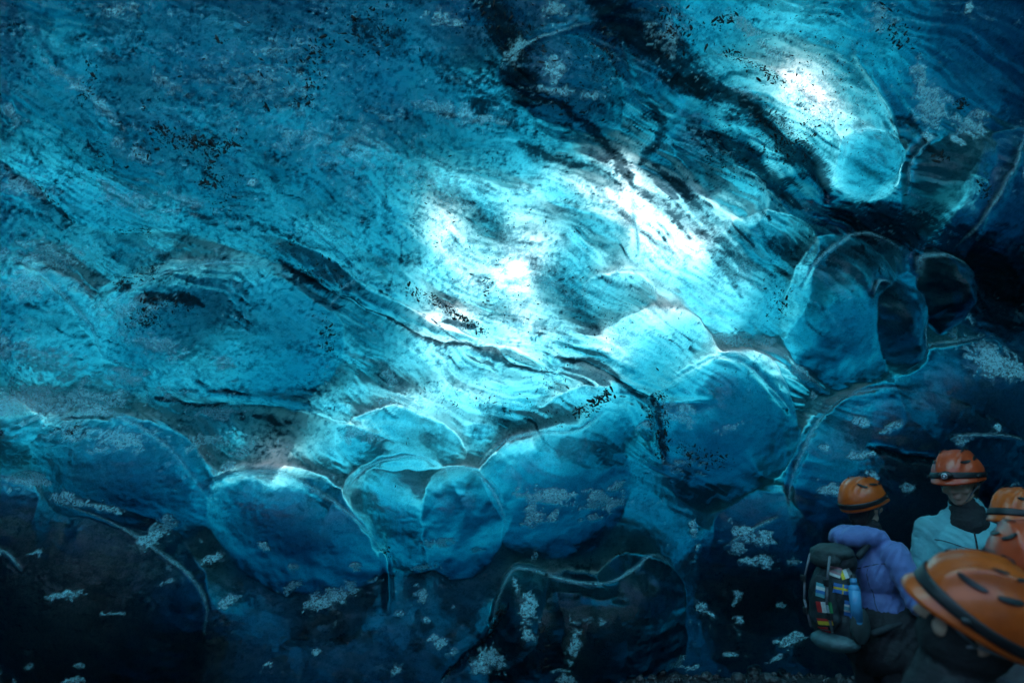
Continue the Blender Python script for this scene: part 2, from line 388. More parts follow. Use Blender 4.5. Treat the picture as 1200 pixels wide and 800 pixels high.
THINS = [
 ([(960,60),(970,110),(985,150)],22,.25),([(620,265),(640,300),(660,320)],22,.3),([(500,240),(510,290),(520,310)],14,.25),
 ([(760,230),(800,280),(830,320)],22,.25),([(700,205),(740,260)],20,.2),([(480,345),(560,385),(600,400)],12,.08),
 ([(400,450),(480,462),(560,455)],14,.25),([(275,556),(340,575),(440,612)],7,.35),([(410,560),(460,545),(520,552)],9,.3),
 ([(500,560),(545,553),(580,570)],8,.3),([(580,520),(640,508),(690,500)],9,.3),([(780,440),(830,415),(880,430)],10,.25),
 ([(300,490),(380,480),(460,500)],7,.25),([(700,380),(720,420)],12,.25),([(850,170),(890,215)],12,.35),
 ([(820,210),(870,250),(900,260)],12,.3),([(945,300),(935,340),(930,380)],10,.35),([(1060,230),(1066,190),(1100,160)],6,.4),
 ([(980,170),(985,200),(1000,225)],9,.3),([(1115,285),(1150,225),(1190,155)],6,.45),([(640,672),(700,678),(740,660)],6,.35),
 ([(930,560),(950,500),(978,466),(1040,450)],5,.5),([(868,400),(920,425),(974,462)],7,.5),
 ([(1085,10),(1078,60),(1075,100)],12,.12),([(0,40),(60,100),(110,150)],8,.2),([(0,330),(60,330),(100,380)],12,.15),
 ([(0,200),(60,215),(140,235),(220,245)],10,.15),([(120,400),(200,380),(260,400)],12,.2),
]
for pts, w, dd in THINS:
    pts = smooth_line(pts); m = w * 4 + 20
    px_ = [p[0] for p in pts]; py_ = [p[1] for p in pts]
    msk = (PX > min(px_) - m) & (PX < max(px_) + m) & (PY > min(py_) - m) & (PY < max(py_) + m)
    d, t = seg_dist(pts, WX[msk], WY[msk])
    TH[msk] *= 1 - min(dd * 1.4, .7) * np.exp(-(d / w) ** 2) * np.clip(np.minimum(t, 1 - t) * 6, 0.1, 1)
TH = np.clip(TH, .02, 4.6)

# ------------------------------------------------------------------ frosted patches on the ice
FROST = [ # cx, cy, rx, ry, turn, strength
 (580,0,1,1,0,0),(967,569,17,11,20,1),(993,524,17,7,0,.9),(1002,548,8,8,0,.8),(958,518,8,6,0,.9),(997,487,9,7,0,1),(1030,495,17,6,-5,.7),
 (1137,491,9,7,0,1),(1104,510,9,7,0,1),(1085,550,7,12,-30,.7),(1186,563,8,5,0,.8),(1040,560,14,9,0,.4),(1150,415,40,22,10,1),(1170,425,30,18,10,.7),
 (1113,385,6,14,-30,.9),(1128,372,6,16,-35,.9),(954,458,5,6,0,.8),(1188,207,12,14,0,1),(1135,150,26,14,15,.8),(1090,125,28,30,30,.9),
 (1120,160,10,12,0,.7),(1145,135,14,9,0,.8),(1075,100,12,40,5,.8),(1136,8,6,12,0,.9),(1030,20,24,18,0,.5),(1085,160,10,8,0,.9),
 (860,400,26,8,15,.9),(890,398,30,9,20,.8),(930,430,26,7,38,.7),(840,495,30,7,-20,.3),(790,480,24,16,10,.5),(800,540,24,18,0,.3),
 (640,572,42,14,4,.9),(700,580,40,16,6,.8),(622,598,12,18,0,1),(642,596,9,12,0,.9),(718,564,14,5,-20,1),(690,602,18,7,0,.7),
 (618,708,14,20,0,.9),(618,733,11,11,0,.9),(606,686,6,12,-20,.7),(575,768,22,18,-30,.9),(560,778,14,10,-30,.6),(680,720,22,6,0,.3),
 (668,745,8,20,15,.6),(660,785,12,14,0,.8),(655,772,14,4,10,.7),(812,618,6,14,0,.9),(818,640,4,8,0,.8),(870,620,24,14,40,.7),
 (893,625,10,14,-30,.9),(884,656,24,8,5,1),(862,640,14,10,10,.6),(823,712,14,7,25,.9),(865,698,8,9,0,.7),(869,724,7,10,-30,.9),
 (835,718,8,4,20,.8),(790,772,14,8,-30,.9),(800,778,20,5,0,.6),(855,765,12,5,0,.8),(925,750,18,9,0,.9),(912,770,14,7,-20,.7),
 (912,706,6,6,0,.5),(925,655,12,6,0,.5),(196,617,24,13,-30,1),(185,628,16,11,-20,.8),(248,656,18,6,-28,1),(140,588,26,8,5,.8),
 (105,690,24,8,-8,.8),(98,580,40,12,5,.6),(45,562,40,14,0,1),(10,645,24,16,-10,1),(68,637,14,4,0,.5),(160,713,18,4,0,.4),
 (266,704,14,8,-25,.9),(212,675,10,6,0,.6),(320,632,9,7,20,.9),(350,659,9,7,0,.7),(345,682,18,7,-20,.7),(385,700,34,16,-20,.8),
 (422,662,7,8,0,.9),(367,762,8,5,0,.7),(315,780,8,6,0,.5),(106,792,18,8,-20,.9),(60,768,10,5,-20,.6),(445,540,8,6,0,.5),
 (12,785,8,14,20,.8),(32,792,6,10,20,.7),(118,770,12,6,0,.4),(520,630,26,9,-10,.6),(560,640,9,6,0,.5),(500,665,18,8,-8,.6),
 (410,690,12,16,0,.6),(440,680,10,6,0,.5),(493,700,12,14,0,.7),(470,720,10,6,0,.6),(504,728,7,5,0,.6),(515,752,14,10,0,.6),
 (535,764,10,8,0,.5),(466,785,9,8,0,.6),(625,652,6,8,0,.5),(270,545,14,9,-20,.8),(280,530,12,10,0,.6),
 (60,420,70,30,25,.8),(40,470,60,26,5,.9),(110,470,50,22,0,.8),(150,440,34,20,0,.6),(150,510,50,16,5,.8),(90,500,40,14,0,.6),
 (220,460,60,14,5,.5),(190,400,60,18,10,.6),(160,360,50,22,-10,.5),(60,300,60,26,10,.5),(50,330,50,20,10,.6),
 (275,420,22,12,0,.6),(260,480,40,14,0,.6),(240,520,36,12,0,.5),(20,130,40,10,40,.6),(80,90,50,8,40,.6),(130,130,40,8,38,.6),
 (170,180,50,12,35,.5),(150,230,70,16,20,.5),(220,240,50,12,20,.5),(30,215,50,16,15,.5),(295,215,10,6,50,1),(360,160,50,30,0,.35),
 (300,100,120,60,0,.25),(420,170,80,50,0,.3),(520,130,60,14,10,.5),(560,140,40,8,0,.6),(650,80,18,22,10,.8),(655,108,40,6,5,.7),
 (690,110,24,7,0,.5),(520,25,30,10,0,.5),(600,60,20,20,0,.5),(650,10,30,16,0,.4),(780,40,26,30,20,.4),(870,30,34,9,35,.9),
 (900,60,30,9,40,.9),(860,110,20,8,20,.6),(960,110,70,60,0,.3),(640,330,60,40,0,.2),(540,300,50,40,0,.3),(620,380,60,20,20,.4),
 (870,320,34,12,40,.5),(520,215,60,30,20,.4),(560,345,50,22,30,.3),(455,440,16,10,40,.5),(470,470,50,14,0,.4),
 (430,505,40,12,0,.5),(760,500,20,10,0,.4),(200,100,50,14,35,.4),(330,60,60,20,0,.3),(140,15,40,10,0,.5),
]
FROST_GLINT = np.zeros_like(PX)
brk = fbm(PX / 15, PY / 11, 4, 71, .78)
for (cx, cy_, rx, ry, an, s) in FROST:
    if s == 0: continue
    m = max(rx, ry) * 2 + 10
    msk = (np.abs(PX - cx) < m) & (np.abs(PY - cy_) < m)
    a = R(an); dx = WX[msk] * .6 + PX[msk] * .4 - cx; dy = WY[msk] * .6 + PY[msk] * .4 - cy_
    u = (dx * math.cos(a) + dy * math.sin(a)) / rx; v = (-dx * math.sin(a) + dy * math.cos(a)) / ry
    val = (.35 + .65 * s) * sstep(.28, .62, s ** .5 * (1.14 - np.sqrt(u * u + v * v)) + 1.15 * brk[msk])
    FROST_GLINT[msk] = np.maximum(FROST_GLINT[msk], val)
DK = np.clip(sstep(430, 560, PY) + sstep(900, 980, PX), 0, 1)
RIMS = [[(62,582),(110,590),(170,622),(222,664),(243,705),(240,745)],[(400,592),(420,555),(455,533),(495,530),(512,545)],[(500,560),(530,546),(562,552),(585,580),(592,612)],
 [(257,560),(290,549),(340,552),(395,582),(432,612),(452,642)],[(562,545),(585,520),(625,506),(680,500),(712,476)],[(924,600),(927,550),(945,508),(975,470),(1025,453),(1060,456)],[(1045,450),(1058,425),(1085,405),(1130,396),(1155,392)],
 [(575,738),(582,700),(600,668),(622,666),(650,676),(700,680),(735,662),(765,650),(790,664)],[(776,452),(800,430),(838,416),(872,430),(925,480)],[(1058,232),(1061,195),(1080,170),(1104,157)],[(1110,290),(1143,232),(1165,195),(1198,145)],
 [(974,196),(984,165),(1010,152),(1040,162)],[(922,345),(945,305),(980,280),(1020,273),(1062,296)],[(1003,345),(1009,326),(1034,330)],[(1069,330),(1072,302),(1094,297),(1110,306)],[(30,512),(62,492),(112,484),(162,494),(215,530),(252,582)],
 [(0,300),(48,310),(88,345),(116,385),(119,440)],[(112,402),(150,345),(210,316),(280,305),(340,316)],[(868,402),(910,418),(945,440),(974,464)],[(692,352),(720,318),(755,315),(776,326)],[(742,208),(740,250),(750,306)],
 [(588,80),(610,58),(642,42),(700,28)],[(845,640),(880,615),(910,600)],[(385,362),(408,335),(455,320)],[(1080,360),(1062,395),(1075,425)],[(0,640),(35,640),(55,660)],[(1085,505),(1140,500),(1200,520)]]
for pts in RIMS:  # bright rim lines painted as pale frost along the lobe edges
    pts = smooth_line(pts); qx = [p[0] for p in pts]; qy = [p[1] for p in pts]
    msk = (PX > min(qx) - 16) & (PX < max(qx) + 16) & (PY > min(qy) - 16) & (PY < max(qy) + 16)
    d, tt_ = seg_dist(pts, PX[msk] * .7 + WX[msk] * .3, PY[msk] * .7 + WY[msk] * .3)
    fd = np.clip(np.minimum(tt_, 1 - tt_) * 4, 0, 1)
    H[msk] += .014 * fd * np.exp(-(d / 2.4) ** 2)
    FROST_GLINT[msk] = np.maximum(FROST_GLINT[msk], .60 * fd * np.exp(-(d / (1.0 + 1.0 * np.clip(.5 + brk[msk], 0, 1))) ** 2))
    TH[msk] *= 1 - .35 * fd * np.exp(-(d / 7) ** 2)

# sediment, fine air layers and melt grain, plus dark folds and cracks painted as shade: vertex attribute read by the material
grain = fbm(PX / 6, PY / 5, 2, 101, .7) * (.35 + .9 * sstep(-.3, .4, fbm(PX / 45, PY / 36, 3, 120))) + .25 * fbm(PX / 26, PY / 20, 3, 121)
lines = ridged(phi / 75, psi / 7.5, 4, 103, .6)
veins = ridged(WX / 34, WY / 26, 4, 106, .6)
wob = sstep(-.35, .35, fbm(PX / 95, PY / 70, 3, 109))
lobeq = 1 - .75 * np.clip(SM, 0, 1) * sstep(330, 560, PY + .35 * np.clip(PX - 750, 0, 500))
up = np.clip(gauss(260, 140, 360, 210) + gauss(120, 420, 300, 200) + .6 * gauss(620, 60, 200, 100) + .4, 0, 1)
SILT_SHADE = lobeq * (up * (.8 * grain + .65 * (veins - .55) * wob) + (.35 + .65 * mf) * .55 * (lines - .5) * (.35 + .65 * (1 - wob)) + .2 * (veins - .5))
crk = sstep(.80, .93, ridged(WX / 30 + fbm(PX / 9, PY / 9, 2, 113) * .5, WY / 24, 2, 112)) * sstep(.05, .4, fbm(PX / 60, PY / 50, 2, 115))
SILT_SHADE = SILT_SHADE - .5 * crk * lobeq
upm = 1 - sstep(470, 560, PY + .5 * np.clip(PX - 700, 0, 500))
c2 = sstep(.80, .97, ridged(phi / 230 + .1 * fbm(PX / 20, PY / 16, 2, 151), psi / 34, 2, 150)) * sstep(-.02, .35, fbm(PX / 85, PY / 60, 3, 152)) * upm
c3 = sstep(.84, .98, ridged(phi / 150, psi / 22, 2, 153)) * sstep(.0, .35, fbm(PX / 70, PY / 50, 3, 154)) * upm
SILT_SHADE -= .85 * c2  # crack shade painted into the ice tint
H -= .03 * c2
FROST_GLINT = np.maximum(FROST_GLINT, .55 * c3 * np.clip(.7 + brk, 0, 1))  # sparkling crack lines painted in frost colour
BANDS = [([(560,-10),(590,40),(600,90),(640,120)],16,1.0),([(700,-10),(735,40),(780,60),(815,110)],15,1.1),([(790,90),(830,110),(880,140),(930,185),(975,225)],9,1.2),
 ([(800,150),(850,170),(890,205),(930,240)],8,.9),([(980,245),(1040,262),(1100,276),(1170,320)],17,1.1),([(640,110),(690,150),(730,195),(742,215)],6,.8),([(745,105),(770,150),(745,190)],5,.7),
 ([(600,165),(660,190),(730,215)],5,.7),([(500,70),(560,110),(600,150)],10,.5),([(760,190),(800,230),(850,290),(900,320)],6,.6),([(890,280),(940,300),(1000,290)],9,.6),
 ([(325,305),(360,325),(384,336)],4,1.2),([(170,342),(210,345),(252,356)],6,1.2),([(145,338),(165,326)],3,1.0),([(190,463),(230,467),(268,471)],3,1.1),([(290,492),(350,494)],4,.8),
 ([(0,188),(40,218),(84,258)],3,.8),([(260,250),(330,272),(400,300)],4,.5),([(740,215),(790,250),(840,300),(870,340)],7,.55),([(690,215),(730,250),(790,300)],5,.45),([(540,225),(590,270),(660,330),(700,390)],8,.5),([(770,205),(820,240),(880,290)],5,.5),([(400,346),(480,388),(560,412),(652,438)],3,.9),([(650,418),(700,434),(765,464)],4,.9),([(772,458),(775,540)],3,.9),
 ([(1000,512),(1040,524),(1090,534)],5,1.2),([(592,706),(556,762),(520,795)],3,.9),([(520,372),(560,386)],3,.9),([(1000,290),(1030,330),(1000,350)],10,.5),([(1110,300),(1160,350),(1200,380)],26,.7),
 ([(420,20),(450,50),(480,40)],12,.6),([(1060,130),(1080,165),(1095,185)],5,.7),([(850,120),(900,150)],5,.8),([(560,470),(600,500),(650,495)],9,.35),([(60,500),(110,494),(96,510)],3,.6)]
bn = .5 * fbm(PX / 10, PY / 8, 4, 131, .75) + .7 * fbm(phi / 50, psi / 6, 3, 132, .6)
for pts, w, dd in BANDS:  # dark folds painted along with the black sediment bands
    pts = smooth_line(pts); m = w * 4 + 20
    qx = [p[0] for p in pts]; qy = [p[1] for p in pts]
    msk = (PX > min(qx) - m) & (PX < max(qx) + m) & (PY > min(qy) - m) & (PY < max(qy) + m)
    d, tt_ = seg_dist(pts, WX[msk], WY[msk])
    d = d / ((1.7 * w if w > 7 else 1.1 * w) * (.25 + .75 * np.clip(np.minimum(tt_, 1 - tt_) * 5, 0, 1)))
    SILT_SHADE[msk] -= (.5 + .75 * lines[msk]) * dd * sstep(.08, 1.1 if w > 7 else .9, np.exp(-d ** 2) + .75 * bn[msk])
spark = sstep(.42, .62, grain + .35 * fbm(PX / 30, PY / 24, 2, 118)) * up * .8  # small sparkle highlights painted through the frost mask
FROST_GLINT = np.maximum(FROST_GLINT, spark * lobeq * .8)
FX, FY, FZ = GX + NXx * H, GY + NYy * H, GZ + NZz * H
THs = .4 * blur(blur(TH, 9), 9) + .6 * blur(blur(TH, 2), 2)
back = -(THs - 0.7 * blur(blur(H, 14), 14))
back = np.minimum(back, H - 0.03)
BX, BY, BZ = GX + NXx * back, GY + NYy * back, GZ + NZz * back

H2 = 0.012 * np.clip(FROST_GLINT, 0, 1) * (ridged(PX / 5, PY / 5, 2, 77))
FX += NXx * H2; FY += NYy * H2; FZ += NZz * H2
# ------------------------------------------------------------------ ice materials
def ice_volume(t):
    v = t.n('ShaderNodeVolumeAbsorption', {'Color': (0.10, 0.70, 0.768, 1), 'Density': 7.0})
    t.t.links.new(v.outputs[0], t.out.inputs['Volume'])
t = NT('clear_glacier_ice')
co = t.n('ShaderNodeTexCoord').outputs['Object']
fr = t.n('ShaderNodeAttribute', attribute_name='frost_glint').outputs['Fac']
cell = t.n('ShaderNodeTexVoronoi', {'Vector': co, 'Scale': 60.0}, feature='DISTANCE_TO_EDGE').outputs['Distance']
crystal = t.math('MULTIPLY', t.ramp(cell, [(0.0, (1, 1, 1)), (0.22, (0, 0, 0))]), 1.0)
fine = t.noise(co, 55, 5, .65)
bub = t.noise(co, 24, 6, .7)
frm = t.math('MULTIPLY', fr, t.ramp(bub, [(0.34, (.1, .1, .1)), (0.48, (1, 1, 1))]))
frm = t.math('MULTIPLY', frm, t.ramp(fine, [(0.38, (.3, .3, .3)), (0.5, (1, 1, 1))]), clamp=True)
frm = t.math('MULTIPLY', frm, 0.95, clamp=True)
pk_ = t.n('ShaderNodeAttribute', attribute_name='pocked').outputs['Fac']
vo = t.n('ShaderNodeTexVoronoi', {'Vector': t.n('ShaderNodeVectorMath', {0: co, 1: t.n('ShaderNodeTexNoise', {'Vector': co, 'Scale': 9.0, 'Detail': 3.0}).outputs['Color']}, operation='ADD').outputs[0], 'Scale': 34.0}).outputs['Distance']
b0 = t.n('ShaderNodeBump', {'Strength': .55, 'Distance': .012, 'Height': t.math('MULTIPLY', vo, pk_)})
b1 = t.n('ShaderNodeBump', {'Normal': b0.outputs[0], 'Strength': .24, 'Distance': .02, 'Height': t.noise(co, 16, 6, .6, .6)})
fb = t.math('MULTIPLY', t.math('MULTIPLY', fine, fr), 1.0)
b2 = t.n('ShaderNodeBump', {'Strength': .8, 'Distance': .02, 'Height': fb, 'Normal': b1.outputs[0]})
N = b2.outputs[0]
rough = t.math('MULTIPLY_ADD', t.noise(co, 3, 4, .6), .14, .0, clamp=True)
silt_shade = t.n('ShaderNodeAttribute', attribute_name='silt_shade').outputs['Fac']
sl = t.math('MULTIPLY_ADD', t.math('SUBTRACT', t.noise(co, 60, 5, .7), .5), .9, silt_shade)
gcol = t.ramp(t.math('MULTIPLY_ADD', sl, .5, .75), [(0.0, (.004, .012, .016)), (.42, (.05, .10, .13)), (0.62, (.36, .52, .58)), (0.78, (.92, .95, .97)), (.92, (1, 1, 1))])
glass = t.n('ShaderNodeBsdfGlass', {'Color': gcol, 'IOR': 1.31, 'Roughness': rough, 'Normal': N})
dif = t.n('ShaderNodeBsdfDiffuse', {'Color': (.42, .90, .96, 1), 'Normal': N})
trl = t.n('ShaderNodeBsdfTranslucent', {'Color': (.7, .9, .95, 1), 'Normal': N})
mx = t.n('ShaderNodeMixShader', {0: .2, 1: dif.outputs[0], 2: trl.outputs[0]})
cloud = t.n('ShaderNodeBsdfDiffuse', {'Color': (.05, .30, .40, 1), 'Normal': N})
mc = t.n('ShaderNodeMixShader', {0: .04, 1: glass.outputs[0], 2: cloud.outputs[0]})
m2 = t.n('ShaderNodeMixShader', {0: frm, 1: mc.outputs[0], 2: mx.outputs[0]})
bk = t.n('ShaderNodeAttribute', attribute_name='back_face').outputs['Fac']
m3 = t.n('ShaderNodeMixShader', {0: bk, 1: m2.outputs[0], 2: t.n('ShaderNodeBsdfTransparent').outputs[0]})
t.t.links.new(m3.outputs[0], t.out.inputs[0])
ice_volume(t); M_ICE = t.m
t = NT('snow_crust')
co = t.n('ShaderNodeTexCoord').outputs['Object']
ash = t.ramp(t.noise(co, 9, 6, .65, .4), [(0.26, (.16, .165, .17)), (0.42, (.36, .365, .37))])
s = t.n('ShaderNodeBsdfTranslucent', {'Color': ash})
s2 = t.n('ShaderNodeBsdfDiffuse', {'Color': ash})
mm = t.n('ShaderNodeMixShader', {0: .1, 1: s.outputs[0], 2: s2.outputs[0]})
t.t.links.new(mm.outputs[0], t.out.inputs[0])
M_SNOW = t.m

# ------------------------------------------------------------------ ice wall mesh: one closed solid
def grid_faces(nx, nz, off, flip):
    i = np.arange(nx - 1)[None, :] + np.arange(nz - 1)[:, None] * nx + off
    a, b, c, d = i, i + 1, i + nx + 1, i + nx
    q = np.stack([a, b, c, d] if not flip else [a, d, c, b], -1).reshape(-1, 4)
    return q
st3 = 3
Fv = np.stack([FX, FY, FZ], -1).reshape(-1, 3)
Bv = np.stack([BX[::st3, ::st3], BY[::st3, ::st3], BZ[::st3, ::st3]], -1)
bnz, bnx = Bv.shape[:2]; Bv = Bv.reshape(-1, 3); off = len(Fv)
f1 = grid_faces(NX, NZ, 0, False); f2 = grid_faces(bnx, bnz, off, True)
fi = lambda j, i: (j * st3) * NX + i * st3
bi = lambda j, i: off + j * bnx + i
sk = []
for i in range(bnx - 1):
    sk.append((fi(0, i + 1), fi(0, i), bi(0, i), bi(0, i + 1)))
    sk.append((fi(bnz - 1, i), fi(bnz - 1, i + 1), bi(bnz - 1, i + 1), bi(bnz - 1, i)))
for j in range(bnz - 1):
    sk.append((fi(j, 0), fi(j + 1, 0), bi(j + 1, 0), bi(j, 0)))
    sk.append((fi(j + 1, bnx - 1), fi(j, bnx - 1), bi(j, bnx - 1), bi(j + 1, bnx - 1)))
faces = np.concatenate([f1, f2, np.array(sk)])
verts = np.concatenate([Fv, Bv])
def np_mesh(name, v, f, smooth=True):
    me = bpy.data.meshes.new(name); k = f.shape[1]
    me.vertices.add(len(v)); me.vertices.foreach_set('co', v.astype(np.float32).ravel())
    me.loops.add(len(f) * k); me.loops.foreach_set('vertex_index', f.astype(np.int32).ravel())
    me.polygons.add(len(f)); me.polygons.foreach_set('loop_start', np.arange(0, len(f) * k, k, dtype=np.int32))
    me.polygons.foreach_set('use_smooth', np.full(len(f), smooth))
    me.update(calc_edges=True)
    return me
me = np_mesh('ice_wall', verts, faces)
wall = link_mesh('ice_cave_wall', me, [M_ICE])
at = me.attributes.new('back_face', 'FLOAT', 'POINT')
at.data.foreach_set('value', np.concatenate([np.zeros(len(Fv)), np.ones(len(Bv))]).astype(np.float32))
at = me.attributes.new('frost_glint', 'FLOAT', 'POINT')
at.data.foreach_set('value', np.concatenate([FROST_GLINT.ravel(), np.zeros(len(Bv))]).astype(np.float32))
at = me.attributes.new('pocked', 'FLOAT', 'POINT')
at.data.foreach_set('value', np.concatenate([np.clip(mp * 1.2 * (.3 + 1.4 * np.clip(fbm(PX / 50, PY / 40, 3, 97) + .4, 0, 1)), 0, 1).ravel(), np.zeros(len(Bv))]).astype(np.float32))
at = me.attributes.new('silt_shade', 'FLOAT', 'POINT')
at.data.foreach_set('value', np.concatenate([SILT_SHADE.ravel(), np.zeros(len(Bv))]).astype(np.float32))
tag(wall, kind='structure')

SN = np.stack([NXx[::st3, ::st3], NYy[::st3, ::st3], NZz[::st3, ::st3]], -1).reshape(-1, 3)
S0 = Bv - SN * .02; S1 = Bv - SN * .06
sme = np_mesh('snow_cover', np.concatenate([S0, S1]), np.concatenate([grid_faces(bnx, bnz, 0, False)]))
tag(link_mesh('snow_cover', sme, M_SNOW), kind='structure')

# added unseen porous sheet behind the snow, blocking sun from the lower ice
bz = Bv[:, 2].reshape(bnz, bnx); bx_ = Bv[:, 0].reshape(bnz, bnx)
lim = .30 + .10 * bx_ + 1.0 * np.clip(bx_ - 3.5, 0, 9) ** 1.4 + .55 * fbm(bx_ * .9, bz * .9, 3, 141) + .35 * np.clip(-3.6 - bx_, 0, 9)
por = fbm(bx_ * 6, bz * 6, 2, 145) * 1.5
keep = ((bz < lim + 1.1 * por) & (por > -.02))[:-1, :-1].ravel()
fm = grid_faces(bnx, bnz, 0, False)[keep]
M0 = Bv - SN * .10; M1 = M0 + np.array([0, 1.5, -.6])
ms_ = np_mesh('sun_block_sheet', np.concatenate([M0, M1]), np.concatenate([fm, fm[:, ::-1] + len(M0)]))
tag(link_mesh('sun_block_sheet', ms_, principled('sun_block', (.02, .022, .024), .8, .2, 4, .8, 12)), kind='structure')

def wall_point(px, py):
    x, z = unproject(px, py)
    i = int(round((x - X0) / (X1 - X0) * (NX - 1))); j = int(round((z - Z0) / (Z1 - Z0) * (NZ - 1)))
    i = min(max(i, 1), NX - 2); j = min(max(j, 1), NZ - 2)
    p = Vector((FX[j, i], FY[j, i], FZ[j, i]))
    a = Vector((FX[j, i + 1] - FX[j, i - 1], FY[j, i + 1] - FY[j, i - 1], FZ[j, i + 1] - FZ[j, i - 1]))
    b = Vector((FX[j + 1, i] - FX[j - 1, i], FY[j + 1, i] - FY[j - 1, i], FZ[j + 1, i] - FZ[j - 1, i]))
    n = a.cross(b).normalized()
    return p, n

# ------------------------------------------------------------------ ground and the rest of the cave
t = NT('volcanic_gravel')
co = t.n('ShaderNodeTexCoord').outputs['Object']
gc = t.ramp(t.noise(co, 14, 8, .7), [(0.3, (.012, .012, .014)), (0.55, (.04, .04, .042)), (0.75, (.09, .09, .09))])
gb = t.n('ShaderNodeBump', {'Strength': 1.0, 'Distance': .03, 'Height': t.noise(co, 22, 8, .7)})
gp = t.n('ShaderNodeBsdfPrincipled', {'Base Color': gc, 'Roughness': .55, 'Normal': gb.outputs[0]})
t.t.links.new(gp.outputs[0], t.out.inputs[0]); M_GRAVEL = t.m
def axis(lo, hi, step, far):
    a = [lo]; d = step
    while a[0] > -far: d *= 1.35; a.insert(0, a[0] - d)
    b = list(np.arange(lo + step, hi, step)); a += b; d = step
    while a[-1] < far: d *= 1.35; a.append(a[-1] + d)
    return np.array(a)
ax = axis(-8, 8, .045, 600); ay = axis(-3, 9.5, .045, 600)
AX, AY = np.meshgrid(ax, ay)
near = (1 - sstep(8, 20, np.abs(AX))) * (1 - sstep(9, 20, np.abs(AY)))
AZ = near * (0.05 * fbm(AX * 1.3, AY * 1.3, 3, 81) + 0.03 * fbm(AX * 6, AY * 6, 3, 84) + .03 * np.clip(ridged(AX * 3, AY * 3, 3, 86), 0, 1)) 
AZ -= .7 * near * (1 - sstep(-.4, 1.3, AX)) * sstep(1.5, 4.5, AY)
AZ -= .2 * near * sstep(6.2, 7.4, AY)
AZ -= 1.25 * sstep(.12, .5, AY - wall_y(AX, 0 * AX))
def ground_z(x, y):
    i = int(np.argmin(np.abs(ax - x))); j = int(np.argmin(np.abs(ay - y)))
    return float(AZ[j, i])
me = np_mesh('ground', np.stack([AX, AY, AZ], -1).reshape(-1, 3), grid_faces(len(ax), len(ay), 0, False))
tag(link_mesh('ground', me, M_GRAVEL), kind='structure')

t = NT('vault_ice')
co = t.n('ShaderNodeTexCoord').outputs['Object']
fill_mask = t.ramp(t.noise(co, .5, 3, .5, .5), [(0.50, (0, 0, 0)), (0.57, (1, 1, 1))])  # translucent windows added to the unseen vault as cyan fill light
sz = t.n('ShaderNodeSeparateXYZ', {0: co}).outputs['Z']
fill_mask = t.math('MULTIPLY', fill_mask, t.math('MULTIPLY_ADD', sz, .25, -.55, clamp=True))
rb = t.n('ShaderNodeBump', {'Strength': .6, 'Distance': .1, 'Height': t.noise(co, 3, 5, .6)})
rp = t.n('ShaderNodeBsdfPrincipled', {'Base Color': (.02, .07, .10, 1), 'Roughness': .3, 'Normal': rb.outputs[0]})
rt = t.n('ShaderNodeBsdfTranslucent', {'Color': (.22, .80, .95, 1)})
rm = t.n('ShaderNodeMixShader', {0: fill_mask, 1: rp.outputs[0], 2: rt.outputs[0]})
t.t.links.new(rm.outputs[0], t.out.inputs[0]); M_ROOF = t.m
ny_, nt = 40, 61
V = []
for lay in (0, 1):
    for k in range(ny_ + 1):
        y = 4.6 - 14.0 * k / ny_
        s_ = sstep(-0.5, -7.4, np.float64(y)) if False else max(0.0, min(1.0, (-5.0 - y) / 4.4))
        s_ = s_ * s_ * (3 - 2 * s_)
        hw = 10.0 * (1 - s_) + 2.0 * s_; ht = 8.6 * (1 - s_) + 1.5 * s_
        cx0 = -1.2 * s_
        for q in range(nt):
            a = math.pi * q / (nt - 1)
            c_, s2_ = math.cos(a), math.sin(a)
            ex = 0.36 + .3 * s_
            x = math.copysign(abs(c_) ** ex, c_) * hw; z = abs(s2_) ** ex * ht
            n_ = 1 + .035 * mnoise.noise(Vector((x * .5, y * .5, z * .5))) + .012 * mnoise.noise(Vector((x * 1.7, y * 1.7, z * 1.7)))
            g = (n_ + .0) if lay == 0 else n_ + .12
            V.append((cx0 + x * g, y, z * g - .3))
V = np.array(V); nl = (ny_ + 1) * nt
f_in = grid_faces(nt, ny_ + 1, 0, False); f_out = grid_faces(nt, ny_ + 1, nl, True)
fc = V[f_in].mean(1)      # roof hole added out of view, shaped to let daylight onto the front
hole = (fc[:, 2] > 6.3 + .25 * np.sin(fc[:, 1] * 1.3)) & (fc[:, 1] < -1.0) & (fc[:, 1] > -6.5) & (fc[:, 0] < 3.5 + .3 * np.sin(fc[:, 1]))
f_in = f_in[~hole]; f_out = f_out[~hole]
rim = []
for k in (0, ny_):
    for q in range(nt - 1):
        a = k * nt + q
        rim.append((a, a + 1, a + 1 + nl, a + nl))
me = np_mesh('cave_vault', V, f_in)
tag(link_mesh('cave_vault', me, M_ROOF), kind='structure')

